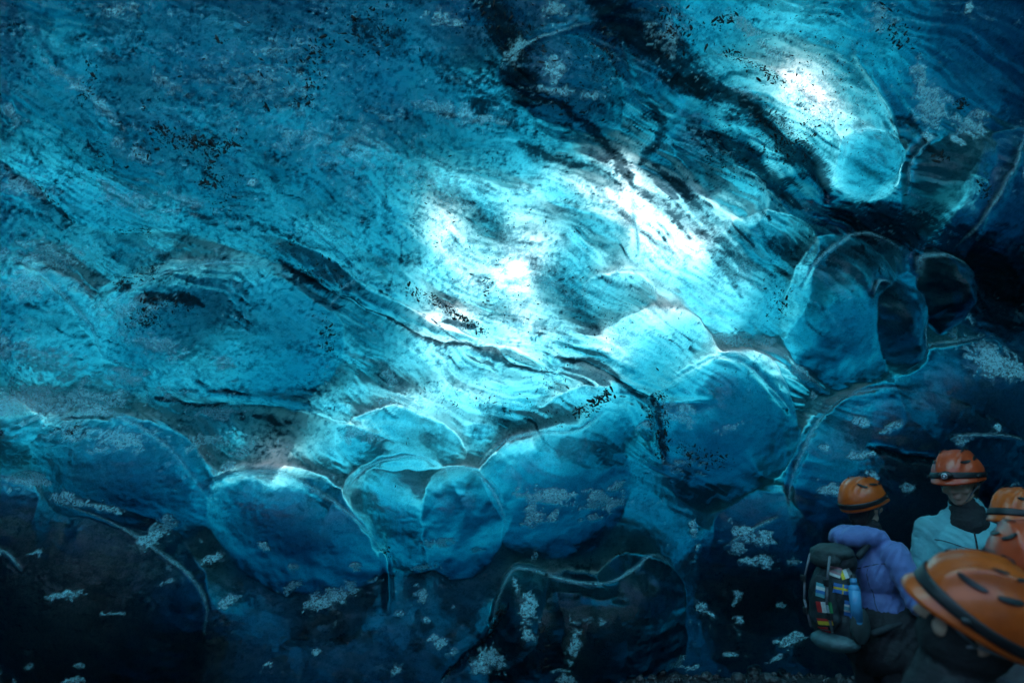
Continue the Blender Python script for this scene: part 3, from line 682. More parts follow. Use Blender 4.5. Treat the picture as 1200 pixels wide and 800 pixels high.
# black ash flakes frozen into the face of the ice
rg = random.Random(11)
GRIT = [ # polyline, spread px, count, size px
 ([(188,150),(205,163),(235,166),(252,170),(285,170)],7,150,2.2),([(252,170),(248,200),(250,215)],7,70,2.0),([(270,215),(275,225),(255,240)],10,50,1.6),
 ([(368,55),(370,80),(362,120)],8,70,2.0),([(110,75),(112,100),(104,118)],5,36,1.8),([(165,178),(180,178)],7,18,2.2),([(120,180),(140,182),(85,190)],16,40,1.5),
 ([(40,215),(55,228),(70,245),(84,258)],2.5,60,1.7),([(128,272),(160,273),(172,270)],3,40,1.6),([(145,335),(160,325),(190,316)],5,60,1.8),
 ([(0,105),(4,112)],3,8,2.5),([(172,125),(173,127)],2,4,3),([(312,125),(313,126)],2,4,3),([(258,48),(262,51)],2,5,2.2),
 ([(170,372),(180,362),(200,366)],8,50,1.6),([(370,300),(390,320),(405,330)],8,40,1.8),([(385,375),(388,410)],5,60,1.6),([(330,275),(350,290)],12,30,1.5),
 ([(505,348),(530,365),(550,378),(570,388)],3,150,1.8),([(480,340),(495,345)],4,20,1.8),([(570,315),(571,360)],2,20,1.3),
 ([(505,460),(560,468),(620,480),(660,490)],8,160,1.0),([(540,330),(640,380),(700,410)],24,160,1.1),([(662,330),(700,360),(720,400)],12,60,1.1),
 ([(672,482),(690,475),(705,465),(712,460)],4,70,2.2),([(775,460),(776,500),(774,535)],3,110,2.3),([(790,520),(810,528),(840,530)],7,70,2.0),
 ([(760,470),(770,510)],6,40,1.8),([(850,60),(880,80),(905,95)],5,60,2.0),([(830,30),(862,20)],4,40,1.8),([(885,145),(900,165),(920,170)],12,200,1.3),
 ([(840,150),(830,170),(850,200)],14,120,1.3),([(680,55),(700,70),(720,90)],16,140,1.5),([(780,20),(800,60)],14,80,1.8),([(900,330),(905,350),(903,370)],8,50,1.6),
 ([(870,40),(990,60),(1020,140)],40,220,1.0),([(950,90),(980,130)],30,120,1.0),([(400,30),(440,40),(450,20)],18,90,1.8),([(560,20),(600,30),(620,70)],20,140,1.8),
 ([(630,120),(660,115),(680,130)],12,50,1.6),([(940,140),(945,150)],14,60,1.3),([(1040,20),(1060,60)],10,50,1.6),([(1132,205),(1135,235)],5,24,1.8),
 ([(1120,120),(1130,122)],3,14,2.2),([(1088,180),(1095,185)],3,12,2.0),([(180,350),(245,352)],5,60,2.0),([(195,350),(180,375),(202,370)],3,50,1.4),
 ([(85,505),(100,498)],3,24,1.7),([(10,490),(22,502)],2.5,20,1.6),([(250,545),(560,400)],60,40,1.0),([(380,330),(350,315)],3,40,1.8),
 ([(590,706),(578,735),(556,762),(525,790)],2,120,1.8),([(638,725),(636,760),(630,780)],3,30,1.8),([(455,642),(458,644)],3,12,1.8),([(725,648),(727,647)],2,8,2.0),
 ([(310,60),(330,90),(345,50)],24,40,1.5),([(230,30),(300,60)],40,30,1.4),([(560,230),(590,260),(640,250)],30,90,1.0),([(500,220),(540,300)],26,90,1.0),
 ([(740,420),(800,440),(900,440)],30,40,1.1),([(1060,285),(1110,290)],8,14,2.0),([(600,420),(640,440),(655,455)],8,60,1.2),
]
gv, gf = [], []
for pts, spr, cnt, size in GRIT:
    pl = smooth_line(pts, 5) if len(pts) > 2 else pts
    for k in range(int(cnt * 3)):
        u = rg.random() * (len(pl) - 1); i = int(u); f = u - i
        px = pl[i][0] * (1 - f) + pl[i + 1][0] * f + rg.gauss(0, spr); py = pl[i][1] * (1 - f) + pl[i + 1][1] * f + rg.gauss(0, spr)
        x, z = unproject(px, py)
        p, n = wall_point(px, py)
        # the true spot on the mesh is as near as the grid spacing: jitter on the face
        tvec = n.orthogonal().normalized(); tvec.rotate(Matrix.Rotation(rg.uniform(0, 6.28), 3, n)); bvec = n.cross(tvec)
        p = p + tvec * rg.uniform(-.006, .006) + bvec * rg.uniform(-.006, .006)
        s_ = size * .0028 * min(4, math.exp(rg.gauss(0, .65)))
        m_ = rg.choice([5, 6, 7]); st = rg.uniform(1.0, 2.6); base = len(gv)
        for q in range(m_):
            a = 6.283 * q / m_; r_ = s_ * rg.uniform(.45, 1.1)
            gv.append(p + tvec * math.cos(a) * r_ * st + bvec * math.sin(a) * r_ * .8 - n * .002)
        gv.append(p + n * (.003 + s_ * .25))
        gv.append(p - n * .012)
        for q in range(m_):
            q2 = (q + 1) % m_
            gf.append((base + q, base + q2, base + m_)); gf.append((base + q2, base + q, base + m_ + 1))
me = bpy.data.meshes.new('ash_grit'); me.from_pydata([tuple(v) for v in gv], [], gf)
M_ASH = principled('black_ash', (.008, .008, .009), .7, .1)
tag(link_mesh('ash_grit', me, M_ASH), 'black volcanic ash flakes frozen in lines and clusters into the blue ice wall', 'ash', kind='stuff')

# ------------------------------------------------------------------ people
def ell(bm, c, r, rot=(0, 0, 0), seg=20):
    M = Matrix.Translation(Vector(c)) @ Euler(rot).to_matrix().to_4x4() @ Matrix.Diagonal((*r, 1))
    bmesh.ops.create_uvsphere(bm, u_segments=seg, v_segments=seg // 2 + 2, radius=1, matrix=M)
def cap(bm, a, b, ra, rb, seg=16):
    a = Vector(a); b = Vector(b); d = b - a; L_ = d.length
    q = d.to_track_quat('Z', 'Y').to_matrix().to_4x4()
    if L_ > 1e-5:
        bmesh.ops.create_cone(bm, cap_ends=True, segments=seg, radius1=ra, radius2=rb, depth=L_, matrix=Matrix.Translation((a + b) / 2) @ q)
    ell(bm, a, (ra,) * 3, seg=seg); ell(bm, b, (rb,) * 3, seg=seg)
def fuse(name, bm, voxel, mat, parent, smooth_it=6, wrinkle=None):
    """melt the overlapping masses of a bmesh into one continuous skin"""
    me = bpy.data.meshes.new('tmp'); bm.to_mesh(me); bm.free()
    o = bpy.data.objects.new('tmp', me); C.objects.link(o)
    r = o.modifiers.new('r', 'REMESH'); r.mode = 'VOXEL'; r.voxel_size = voxel
    s_ = o.modifiers.new('s', 'SMOOTH'); s_.iterations = smooth_it; s_.factor = .5
    dg = bpy.context.evaluated_depsgraph_get()
    m2_ = bpy.data.meshes.new_from_object(o.evaluated_get(dg))
    bpy.data.objects.remove(o); bpy.data.meshes.remove(me)
    if wrinkle:
        n = len(m2_.vertices); co_ = np.empty(n * 3, np.float32); no = np.empty(n * 3, np.float32)
        m2_.vertices.foreach_get('co', co_); m2_.vertex_normals.foreach_get('vector', no)
        co_ = co_.reshape(-1, 3); no = no.reshape(-1, 3); amp, sx, sz = wrinkle
        X_, Y_, Z_ = co_.T
        w = ridged(X_ * sx + Y_ * sx * .7 + .6 * Z_ * sx, Z_ * sz + X_ * 3 - Y_ * 4, 3, 91) - .4
        w += .6 * fbm(X_ * 9 + Y_ * 7, Z_ * 9 + Y_ * 3, 2, 95)
        co_ += no * (amp * w)[:, None]
        m2_.vertices.foreach_set('co', co_.ravel()); m2_.update()
    m2_.polygons.foreach_set('use_smooth', [True] * len(m2_.polygons))
    return link_mesh(name, m2_, mat, parent)

M_SKIN = principled('skin', (.55, .33, .24), .5, .05, 20, .1, 120)
M_EYE = principled('eye_white', (.6, .6, .6), .15, .02)
M_IRIS = principled('eye_dark', (.02, .015, .01), .1, .02)
M_HAIR = principled('dark_hair', (.02, .014, .01), .5, .2, 90, .8, 200)
M_HELM = principled('orange_helmet_plastic', (.66, .10, .010), .30, .06, 9, .05, 150, coat=.2, dark=(.45, .065, .008))
M_HELM_RED = principled('red_orange_helmet_plastic', (.60, .065, .015), .34, .06, 9, .05, 150, coat=.2, dark=(.45, .05, .012))
M_BLACK = principled('black_plastic', (.015, .015, .017), .45, .1)
M_WEB = principled('grey_webbing', (.16, .18, .2), .7, .1, 60)
M_METAL = principled('pale_ring', (.6, .65, .7), .2, .05, metal=.6)
M_DARKCLOTH = principled('dark_trousers', (.015, .018, .022), .8, .15, 25, .5, 80)
M_BOOT = principled('dark_boot', (.02, .016, .013), .5, .15, 25, .4, 60)
def cloth(name, col): return principled(name, col, .62, .1, 7, .35, 45, sheen=.2)

from mathutils.bvhtree import BVHTree
M_SEAM = principled('seam_thread', (.03, .04, .06), .7, .05)
HEADC = Vector((0, .005, 1.655))
NECK = Vector((0, .015, 1.52))
def helm_surf(a, e, grow=1.0, off=0.0):
    """a: angle round from the front, e: height angle; the shell of a climbing helmet"""
    d = Vector((math.sin(a) * math.cos(e), -math.cos(a) * math.cos(e), math.sin(e)))
    rx, ry, rz = .119, .147, .132
    front = max(0, math.cos(a))
    k = 1 / math.sqrt((d.x / rx) ** 2 + (d.y / ry) ** 2 + (d.z / rz) ** 2)
    p = d * k
    lx = abs(p.x) / rx
    b = 0.0
    if e > R(12):
        b += .010 * math.exp(-((lx - .42) / .09) ** 2) * min(1, (e - R(12)) / .3)
        b -= .004 * math.exp(-((lx - .66) / .10) ** 2) * min(1, (e - R(12)) / .3)
    e0 = rim_el(a)
    b += .004 * math.exp(-((e - e0) / R(5)) ** 2)
    if front > 0:
        b += .024 * front ** 3 * math.exp(-((e - e0) / R(9)) ** 2)
    p = p + d * (b + off)
    return p * grow
def rim_el(a):
    c = math.cos(a)
    return R(-13) + R(9) * max(0, c) - R(11) * max(0, -c)
def strip(pts_fn, n, m, closed=False):
    bm = bmesh.new(); g = [[bm.verts.new(pts_fn(i / n, j / m)) for j in range(m + 1)] for i in range(n + (0 if closed else 1))]
    N_ = len(g)
    for i in range(N_ if closed else N_ - 1):
        for j in range(m):
            a_, b_, c_, d_ = g[i][j], g[(i + 1) % N_][j], g[(i + 1) % N_][j + 1], g[i][j + 1]
            if len({a_, b_, c_, d_}) == 4:
                try: bm.faces.new((a_, b_, c_, d_))
                except ValueError: pass
    return bm
def solid(bm, t):
    bm.normal_update()
    geo = bmesh.ops.solidify(bm, geom=bm.faces[:], thickness=t)
    return bm
def xf(bm, M):
    bmesh.ops.transform(bm, matrix=M, verts=bm.verts); return bm
def helmet(parent, M, mat=None, lamp=False, label=None):
    mat = mat or M_HELM
    na, ne = 72, 30
    def f(u, v):
        a = u * 2 * math.pi; e0 = rim_el(a); e = e0 + (R(89.5) - e0) * v
        return helm_surf(a, e)
    bm = strip(f, na, ne, closed=True)
    top = bm.verts.new(helm_surf(0, R(90)))
    bm.verts.ensure_lookup_table()
    ring = [bm.verts[i * (ne + 1) + ne] for i in range(na)]
    for i in range(na): bm.faces.new((ring[i], ring[(i + 1) % na], top))
    solid(bm, .006)
    bmesh.ops.recalc_face_normals(bm, faces=bm.faces)
    h = bm_obj('helmet', xf(bm, M), mat, parent)
    if label: h['label'] = label
    # elastic lamp band above the rim
    def band(u, v):
        a = u * 2 * math.pi; return helm_surf(a, rim_el(a) + R(8 + 12 * v) + R(3) * max(0, math.cos(a)), off=.0025 + .002 * math.sin(v * 3.14))
    bm = strip(band, 72, 4, closed=True); solid(bm, -.002); bm_obj('headband', xf(bm, M), M_BLACK, h)
    # vents
    for s_ in (-1, 1):
        for (e_a, e_b, a0, a1) in ((R(36), R(44), R(30), R(66)), (R(39), R(48), R(76), R(112)), (R(35), R(43), R(122), R(152)), (R(64), R(69), R(50), R(84)), (R(64), R(69), R(98), R(134))):
            def vf(u, v, s_=s_, e_a=e_a, e_b=e_b, a0=a0, a1=a1):
                t_ = u; w = math.sin(math.pi * min(1, max(0, t_))) ** .3
                a = a0 + (a1 - a0) * t_; em = (e_a + e_b) / 2 + R(4) * (t_ - .5); e = em + (v - .5) * (e_b - e_a) * w * .8
                return helm_surf(s_ * a, e, off=.0045)
            bm = strip(vf, 12, 4); solid(bm, .0012); bm_obj('vent', xf(bm, M), M_BLACK, h)
    # rivets / clips
    for s_ in (-1, 1):
        p = helm_surf(s_ * R(62), rim_el(R(62)) + R(13), off=.006)
        bm = bmesh.new(); ell(bm, p, (.009, .014, .009), seg=12); bm_obj('band_clip', xf(bm, M), M_BLACK, h)
    if lamp:
        p = helm_surf(0, rim_el(0) + R(17), off=.014)
        bm = bmesh.new(); ell(bm, p, (.034, .018, .022), seg=20); l = bm_obj('headlamp', xf(bm, M), M_BLACK, h)
        bm = bmesh.new()
        mat_ = Matrix.Translation(p + Vector((-.002, -.018, 0))) @ Matrix.Rotation(R(90), 4, 'X')
        bmesh.ops.create_cone(bm, cap_ends=False, segments=24, radius1=.017, radius2=.013, depth=.008, matrix=mat_)
        solid(bm, .003); bm_obj('lamp_ring', xf(bm, M), M_METAL, h)
        bm = bmesh.new(); ell(bm, p + Vector((-.002, -.017, 0)), (.006, .004, .006), seg=12); bm_obj('lamp_lens', xf(bm, M), M_LAMP, h)
    # chin strap: two V straps and a chin piece
    bm = bmesh.new()
    for s_ in (-1, 1):
        chin = Vector((s_ * .035, -.065, -.118)); ear = Vector((s_ * .088, -.01, -.05))
        for top_ in (helm_surf(s_ * R(55), rim_el(R(55)), off=-.006), helm_surf(s_ * R(125), rim_el(R(125)), off=-.006)):
            cap(bm, top_, ear, .0045, .0045, 6)
        cap(bm, ear, chin, .0045, .0045, 6)
    cap(bm, (-.035, -.065, -.118), (.035, -.065, -.118), .0045, .0045, 6)
    bm_obj('chin_strap', xf(bm, M), M_WEB, h)
    return h
M_LAMP = principled('lamp_lens', (.8, .85, .9), .08, .02, coat=1)

def head_matrix(pitch, yaw, roll=0):
    return Matrix.Translation(NECK) @ Euler((pitch, roll, yaw)).to_matrix().to_4x4() @ Matrix.Translation(-NECK)
def hand(bm, wrist, direction, side, palm_n):
    d = Vector(direction).normalized(); n = Vector(palm_n); n = (n - d * n.dot(d)).normalized(); s_ = d.cross(n) * side
    W = Vector(wrist)
    for k in (-.028, -.009, .009, .028): cap(bm, W + s_ * k * .6 + d * .01, W + d * .085 + s_ * k, .014, .011, 8)
    for k, l in ((-.030, .062), (-.010, .076), (.010, .072), (.030, .056)):
        a = W + d * .088 + s_ * k; b = a + (d * .9 + n * .35) * l * .5; c = b + (d * .45 + n * .9) * l * .5
        cap(bm, a, b, .0095, .0085, 8); cap(bm, b, c, .0085, .0072, 8)
    a = W + d * .025 - s_ * .03; b = a + (d * .6 - s_ * .75 + n * .2).normalized() * .04; c = b + (d * .9 + n * .4 - s_ * .1).normalized() * .03
    cap(bm, a, b, .0125, .010, 8); cap(bm, b, c, .010, .008, 8)
def person(loc, rz, scale, label, jacket_col, hp=(0, 0, 0), arms=None, mat_h=None, lamp=False, hood=False, tall_collar=False, group=None, hlabel=None, seed=0, hair=False, trousers=True, gaiter=0):
    root = empty('person', loc, rz); root.scale = (scale,) * 3
    tag(root, label, 'person', group)
    MH = head_matrix(*hp)
    MHc = MH @ Matrix.Translation(HEADC + Vector((0, .004, .035)))
    arms = arms or {}
    # elbow, wrist for each side (local); default: arms hanging, slightly bent
    A_ = {s_: arms.get(s_, (Vector((s_ * .27, .03, 1.14)), Vector((s_ * .25, -.10, .93)))) for s_ in (-1, 1)}
    # ---- body: one continuous figure
    bm = bmesh.new()
    hb = bmesh.new()
    ell(hb, HEADC + Vector((0, .012, .015)), (.075, .094, .098)); ell(hb, HEADC + Vector((0, -.025, -.055)), (.056, .062, .062))
    ell(hb, HEADC + Vector((0, -.062, -.088)), (.028, .024, .022)); ell(hb, HEADC + Vector((0, -.055, -.02)), (.060, .040, .050))
    cap(hb, HEADC + Vector((0, -.092, .012)), HEADC + Vector((0, -.113, -.024)), .009, .0135, 10)
    for s_ in (-1, 1):
        ell(hb, HEADC + Vector((s_ * .012, -.104, -.027)), (.009, .010, .008), seg=10)
        ell(hb, HEADC + Vector((s_ * .078, .012, -.012)), (.009, .02, .032), seg=14)
        ell(hb, HEADC + Vector((s_ * .034, -.078, .026)), (.026, .018, .010), seg=12)     # brow
        ell(hb, HEADC + Vector((s_ * .045, -.066, -.028)), (.022, .022, .02), seg=12)     # cheek
    ell(hb, HEADC + Vector((0, -.090, -.054)), (.026, .012, .006), seg=12); ell(hb, HEADC + Vector((0, -.087, -.066)), (.022, .012, .008), seg=12)
    cap(hb, NECK + Vector((0, 0, -.02)), HEADC + Vector((0, .01, -.06)), .056, .052)
    xf(hb, MH)
    tmp = bpy.data.meshes.new('t'); hb.to_mesh(tmp); hb.free(); bm.from_mesh(tmp); bpy.data.meshes.remove(tmp)
    cap(bm, (0, .015, 1.42), NECK, .075, .055)
    ell(bm, (0, 0, 1.28), (.15, .10, .18)); ell(bm, (0, 0, 1.02), (.14, .10, .16))
    for s_ in (-1, 1):
        sh = Vector((s_ * .165, .01, 1.41)); el_, wr = A_[s_]
        cap(bm, sh, el_, .045, .036); cap(bm, el_, wr, .036, .026)
        dd = (wr - el_).normalized(); hand(bm, wr, dd, s_, Vector((-s_, 0, -.3)))
        hip = Vector((s_ * .09, 0, .92)); kn = Vector((s_ * .11, -.02, .5)); an_ = Vector((s_ * .12, .01, .09))
        cap(bm, hip, kn, .075, .05); cap(bm, kn, an_, .048, .035); cap(bm, an_ + Vector((0, 0, -.03)), an_ + Vector((0, -.13, -.05)), .032, .028)
    body = fuse('body', bm, .0065, M_SKIN, root, 5)
    # eyes
    for s_ in (-1, 1):
        bm = bmesh.new(); ell(bm, HEADC + Vector((s_ * .033, -.083, .008)), (.013, .010, .0095), seg=14); e_ = bm_obj('eye', xf(bm, MH), M_EYE, root)
        bm = bmesh.new(); ell(bm, HEADC + Vector((s_ * .033, -.092, .008)), (.0055, .0025, .0055), seg=10); bm_obj('iris', xf(bm, MH), M_IRIS, e_)
    # hair under the helmet, down the back of the head
    bm = bmesh.new(); ell(bm, HEADC + Vector((0, .036, -.005)), (.084, .082, .085)); ell(bm, HEADC + Vector((0, .055, -.06)), (.062, .045, .06))
    if hair:
        cap(bm, HEADC + Vector((0, .07, -.08)), HEADC + Vector((0, .10, -.2)), .04, .025)
    xf(bm, MH); fuse('hair', bm, .007, M_HAIR, root, 3, (.004, 60, 8))
    # ---- jacket
    bm = bmesh.new()
    ell(bm, (0, .005, 1.30), (.188, .135, .17)); ell(bm, (0, -.005, 1.10), (.172, .135, .17)); ell(bm, (0, 0, .95), (.18, .14, .13)); cap(bm, (-.06, 0, .86), (.06, 0, .86), .12, .12)
    cap(bm, (-.165, .012, 1.405), (.165, .012, 1.405), .068, .068); cap(bm, (-.07, .02, 1.45), (.07, .02, 1.45), .065, .065)
    for s_ in (-1, 1):
        sh = Vector((s_ * .175, .01, 1.40)); el_, wr = A_[s_]
        cap(bm, sh, el_, .074, .062); cap(bm, el_, el_ + (wr - el_) * .96, .062, .046)
    cap(bm, (0, .02, 1.46), NECK + Vector((0, 0, -.005)), .086, .079 if tall_collar else .074)
    if hood:
        for k in range(9):
            a = R(-10 + 200 * k / 8); cap(bm, (.115 * math.cos(a), .05 + .085 * math.sin(a), 1.485 + .02 * math.sin(a)), (.085 * math.cos(a), .07 + .14 * math.sin(a), 1.485), .048, .046, 12)
    jm = cloth('jacket_cloth', jacket_col)
    j = fuse('jacket', bm, .0085, jm, root, 1, (.010, 19, 5))
    jb = BVHTree.FromPolygons([v.co.copy() for v in j.data.vertices], [tuple(p.vertices) for p in j.data.polygons])
    def trace(pts, name, r_, mat__, front=True):
        bm = bmesh.new(); out = []
        for (x_, z_) in pts:
            d_ = Vector((0, 1 if front else -1, 0)); h_ = jb.ray_cast(Vector((x_, -1 if front else 1, z_)), d_)[0]
            if h_: out.append(h_ - d_ * r_ * .2)
        runs = [[]]
        for a_, b_ in zip(out, out[1:]):
            if (a_ - b_).length < .07: runs[-1].append((a_, b_))
            elif runs[-1]: runs.append([])
        for a_, b_ in max(runs, key=len):
            cap(bm, a_, b_, r_, r_, 6)
        if len(bm.verts): bm_obj(name, bm, mat__, j)
        else: bm.free()
    trace([(0, .84 + k * .03) for k in range(21)], 'zip', .0045, M_BLACK)
    for fr_ in (True, False):
        trace([(-.17 + k * .02, 1.335 + .02 * math.cos(k * .37)) for k in range(18)], 'seam', .0022, M_SEAM, fr_)
        for s_ in (-1, 1): trace([(s_ * (.10 + .02 * math.sin(k * .4)), .90 + k * .03) for k in range(15)], 'seam', .0022, M_SEAM, fr_)
    if gaiter:
        bm = bmesh.new(); cap(bm, (0, -.02, 1.43), NECK + Vector((0, .0, .0)), .092, .080)
        g2 = bmesh.new(); ell(g2, HEADC + Vector((0, .012, -.115)), (.078, .082, .038)) if gaiter < 2 else ell(g2, HEADC + Vector((0, .004, -.045)), (.086, .105, .10))
        xf(g2, MH); tmp = bpy.data.meshes.new('t'); g2.to_mesh(tmp); g2.free(); bm.from_mesh(tmp); bpy.data.meshes.remove(tmp)
        fuse('neck_gaiter', bm, .008, M_DARKCLOTH, root, 2, (.006, 12, 26))
    if trousers:
        bm = bmesh.new(); cap(bm, (-.07, 0, .90), (.07, 0, .90), .115, .115)
        for s_ in (-1, 1):
            hip = Vector((s_ * .09, 0, .90)); kn = Vector((s_ * .11, -.02, .5)); an_ = Vector((s_ * .12, .01, .14))
            cap(bm, hip, kn, .10, .075); cap(bm, kn, an_, .075, .062)
        fuse('trousers', bm, .014, M_DARKCLOTH, root, 3, (.008, 14, 9))
        for s_ in (-1, 1):
            bm = bmesh.new(); an_ = Vector((s_ * .12, .01, .10)); cap(bm, an_ + Vector((0, 0, .10)), an_, .055, .05); cap(bm, an_ + Vector((0, .03, -.045)), an_ + Vector((0, -.15, -.05)), .05, .045)
            ell(bm, an_ + Vector((0, -.06, -.085)), (.05, .13, .016)); fuse('boot', bm, .01, M_BOOT, root, 2)
    helmet(root, MHc, mat_h, lamp, hlabel)
    return root
def stand(px, py, depth, rz, label, col, hp=(0, 0, 0), **kw):
    P = ray_at(px, py, depth)
    # the helmet centre should come to P; it moves a little when the head is tilted
    hc = head_matrix(*hp) @ (HEADC + Vector((0, .004, .05)))
    gz = ground_z(P.x, P.y)
    s_ = (P.z - gz) / hc.z
    off = Matrix.Rotation(rz, 3, 'Z') @ Vector((hc.x, hc.y, 0)) * s_
    return person(Vector((P.x - off.x, P.y - off.y, gz)), rz, s_, label, col, hp, **kw), s_

V3 = Vector
purple, ps = stand(1010, 582, 3.75, R(108), 'person in lilac hooded jacket and orange helmet wearing a dark patched backpack', (.13, .20, .46), (R(-6), R(10)),
    hood=True, gaiter=1, hlabel='orange climbing helmet seen from behind', arms={-1: (V3((-.27, -.02, 1.16)), V3((-.12, -.22, 1.08))), 1: (V3((.27, -.02, 1.16)), V3((.12, -.22, 1.06)))})
bm = bmesh.new(); ell(bm, (0, 0, 1.02), (.205, .172, .14)); ell(bm, (0, .01, .90), (.215, .175, .16)); cap(bm, (.05, -.16, 1.08), (-.08, -.17, 1.02), .05, .045); cap(bm, (.12, -.12, 1.0), (.14, -.13, .80), .07, .05); cap(bm, (-.18, -.02, 1.05), (-.20, .0, .78), .06, .05)
fuse('tied_jacket', bm, .010, M_DARKCLOTH, purple, 2, (.012, 16, 7))
for s_ in (-1, 1):
    bm = bmesh.new(); cap(bm, (s_ * .22, -.10, 1.13), (s_ * .125, -.225, 1.075), .070, .062); fuse('glove', bm, .009, M_DARKCLOTH, purple, 2, (.006, 16, 12))
teal, ts = stand(1122, 553, 3.75, R(-22), 'person in pale teal jacket with a round headlamp on the helmet, facing the camera', (.13, .46, .50), (R(14), R(-30)),
    mat_h=M_HELM_RED, lamp=True, tall_collar=True, gaiter=1, arms={-1: (V3((-.26, .0, 1.14)), V3((-.13, -.20, .99))), 1: (V3((.26, .0, 1.14)), V3((.13, -.20, .97)))})
edge, es = stand(1196, 600, 3.0, R(-62), 'person at the right edge behind the near helmets, grey strap below orange helmet', (.02, .025, .03), (R(4), R(-5)), gaiter=2)
mid, ms = stand(1207, 652, 1.95, R(160), 'person in dark clothes with plain red orange helmet half out of frame', (.02, .02, .025), (R(-4), 0), mat_h=M_HELM_RED, gaiter=2)
near, ns = stand(1152, 709, 1.42, R(-112), 'nearest person, dark jacket, large blurred orange helmet tilted back to look up at the ice', (.012, .014, .017), (R(-24), R(0), R(20)),
    tall_collar=True, gaiter=2, arms={-1: (V3((-.24, -.22, 1.22)), V3((-.10, -.46, 1.14))), 1: (V3((.23, -.20, 1.30)), V3((.14, -.44, 1.27)))})
bm = bmesh.new(); cap(bm, (-.20, -.40, 1.06), (-.05, -.62, 1.13), .075, .06); cap(bm, (-.05, -.62, 1.13), (0, -.68, 1.14), .06, .05)
fuse('sleeve', bm, .009, cloth('pale_teal_sleeve', (.16, .36, .38)), near, 3, (.006, 18, 9))['label'] = 'pale teal sleeve reaching forward'

# ------------------------------------------------------------------ backpack on the lilac jacket
M_PACK = principled('dark_pack_cloth', (.016, .028, .034), .7, .2, 12, .4, 70)
M_PACK2 = principled('grey_green_pack_cloth', (.035, .06, .062), .7, .15, 12, .4, 70)
pk = empty('backpack', (0, 0, 0)); pk.location = purple.location; pk.rotation_euler = purple.rotation_euler; pk.scale = purple.scale
# the pack's own base point stands at its bottom, behind the hips
base = Matrix.Translation(purple.location) @ Matrix.Rotation(R(108), 4, 'Z') @ Matrix.Scale(ps, 4)
pk.location = base @ V3((0, .20, .93))
tag(pk, 'dark hiking backpack with flag patches carried on the lilac jacket', 'backpack')
def rbox(c, s_, bev, rot=(0, 0, 0), seg=4):
    bm = bmesh.new(); bmesh.ops.create_cube(bm, size=1, matrix=Matrix.Diagonal((*s_, 1)))
    bmesh.ops.bevel(bm, geom=bm.edges[:] , offset=bev, segments=seg, profile=.6, affect='EDGES')
    bmesh.ops.transform(bm, matrix=Matrix.Translation(V3(c)) @ Euler(rot).to_matrix().to_4x4(), verts=bm.verts)
    return bm
bm = bmesh.new()
ell(bm, (0, .06, .10), (.14, .10, .12)); ell(bm, (0, .07, .27), (.145, .11, .17)); ell(bm, (0, .05, .43), (.125, .09, .09)); cap(bm, (-.07, .05, .05), (.07, .05, .05), .07, .07)
fuse('pack_body', bm, .010, M_PACK, pk, 3, (.008, 14, 9))
bm = bmesh.new(); ell(bm, (0, .075, .475), (.135, .10, .05)); ell(bm, (0, .13, .44), (.11, .05, .05)); lid = fuse('top_lid', bm, .009, M_PACK2, pk, 3, (.006, 14, 9))
bm = bmesh.new(); ell(bm, (0, .165, .22), (.10, .045, .14)); ell(bm, (0, .16, .14), (.105, .05, .07)); pocket = fuse('front_pocket', bm, .009, M_PACK, pk, 3, (.006, 14, 9))
for s_ in (-1, 1):
    bm = bmesh.new(); ell(bm, (s_ * .15, .07, .12), (.035, .06, .10)); fuse('side_pocket', bm, .008, M_PACK2, pk, 2, (.004, 20, 9))
    bm = bmesh.new()
    pts = [V3((s_ * .085, -.03, .46)), V3((s_ * .10, -.10, .535)), V3((s_ * .115, -.20, .53)), V3((s_ * .125, -.305, .44)), V3((s_ * .13, -.335, .33)), V3((s_ * .145, -.30, .22)), V3((s_ * .185, -.17, .12)), V3((s_ * .14, -.02, .07))]
    for a, b in zip(pts, pts[1:]): cap(bm, a, b, .020, .020, 8)
    bmesh.ops.scale(bm, vec=(1, 1, 1), verts=bm.verts); fuse('shoulder_strap', bm, .007, M_PACK, pk, 2)
    bm = bmesh.new(); pts = [V3((s_ * .075, .16, .46)), V3((s_ * .085, .20, .34)), V3((s_ * .085, .215, .22)), V3((s_ * .08, .19, .08))]
    for a, b in zip(pts, pts[1:]): cap(bm, a, b, .007, .007, 6)
    bm_obj('compression_strap', bm, M_WEB, pk)
for s_ in (-1, 1):
    for zz_ in (.16, .33):
        bm_obj('buckle', rbox((s_ * .088, .218 - abs(zz_ - .25) * .1, zz_), (.030, .014, .036), .004), M_BLACK, pk)
bm = bmesh.new(); cap(bm, (-.03, -.01, .52), (.03, -.01, .52), .008, .008, 8); bm_obj('grab_handle', bm, M_BLACK, pk)
bm = bmesh.new(); ell(bm, (0, .10, .015), (.145, .115, .055)); bc = fuse('rain_cover', bm, .008, principled('pale_teal_cover', (.07, .14, .15), .5, .1, 20, .3, 80), pk, 2, (.004, 16, 20))
bt = bmesh.new(); cap(bt, (-.155, .09, .14), (-.155, .09, .30), .030, .030, 16); cap(bt, (-.155, .09, .33), (-.155, .09, .35), .018, .018, 12)
bo = empty('water_bottle', (0, 0, 0)); bo.matrix_world = Matrix.Translation(pk.location) @ Matrix.Rotation(R(108), 4, 'Z') @ Matrix.Scale(ps, 4)
xf(bt, Matrix.Identity(4)); tag(bo, 'blue drink bottle standing in the side pocket of the dark backpack', 'bottle')
bm_obj('bottle_body', bt, principled('blue_bottle', (.06, .28, .5), .25, .05), bo)
bt = bmesh.new(); cap(bt, (-.155, .09, .352), (-.155, .09, .366), .016, .014, 12); bm_obj('bottle_cap', bt, M_BLACK, bo)
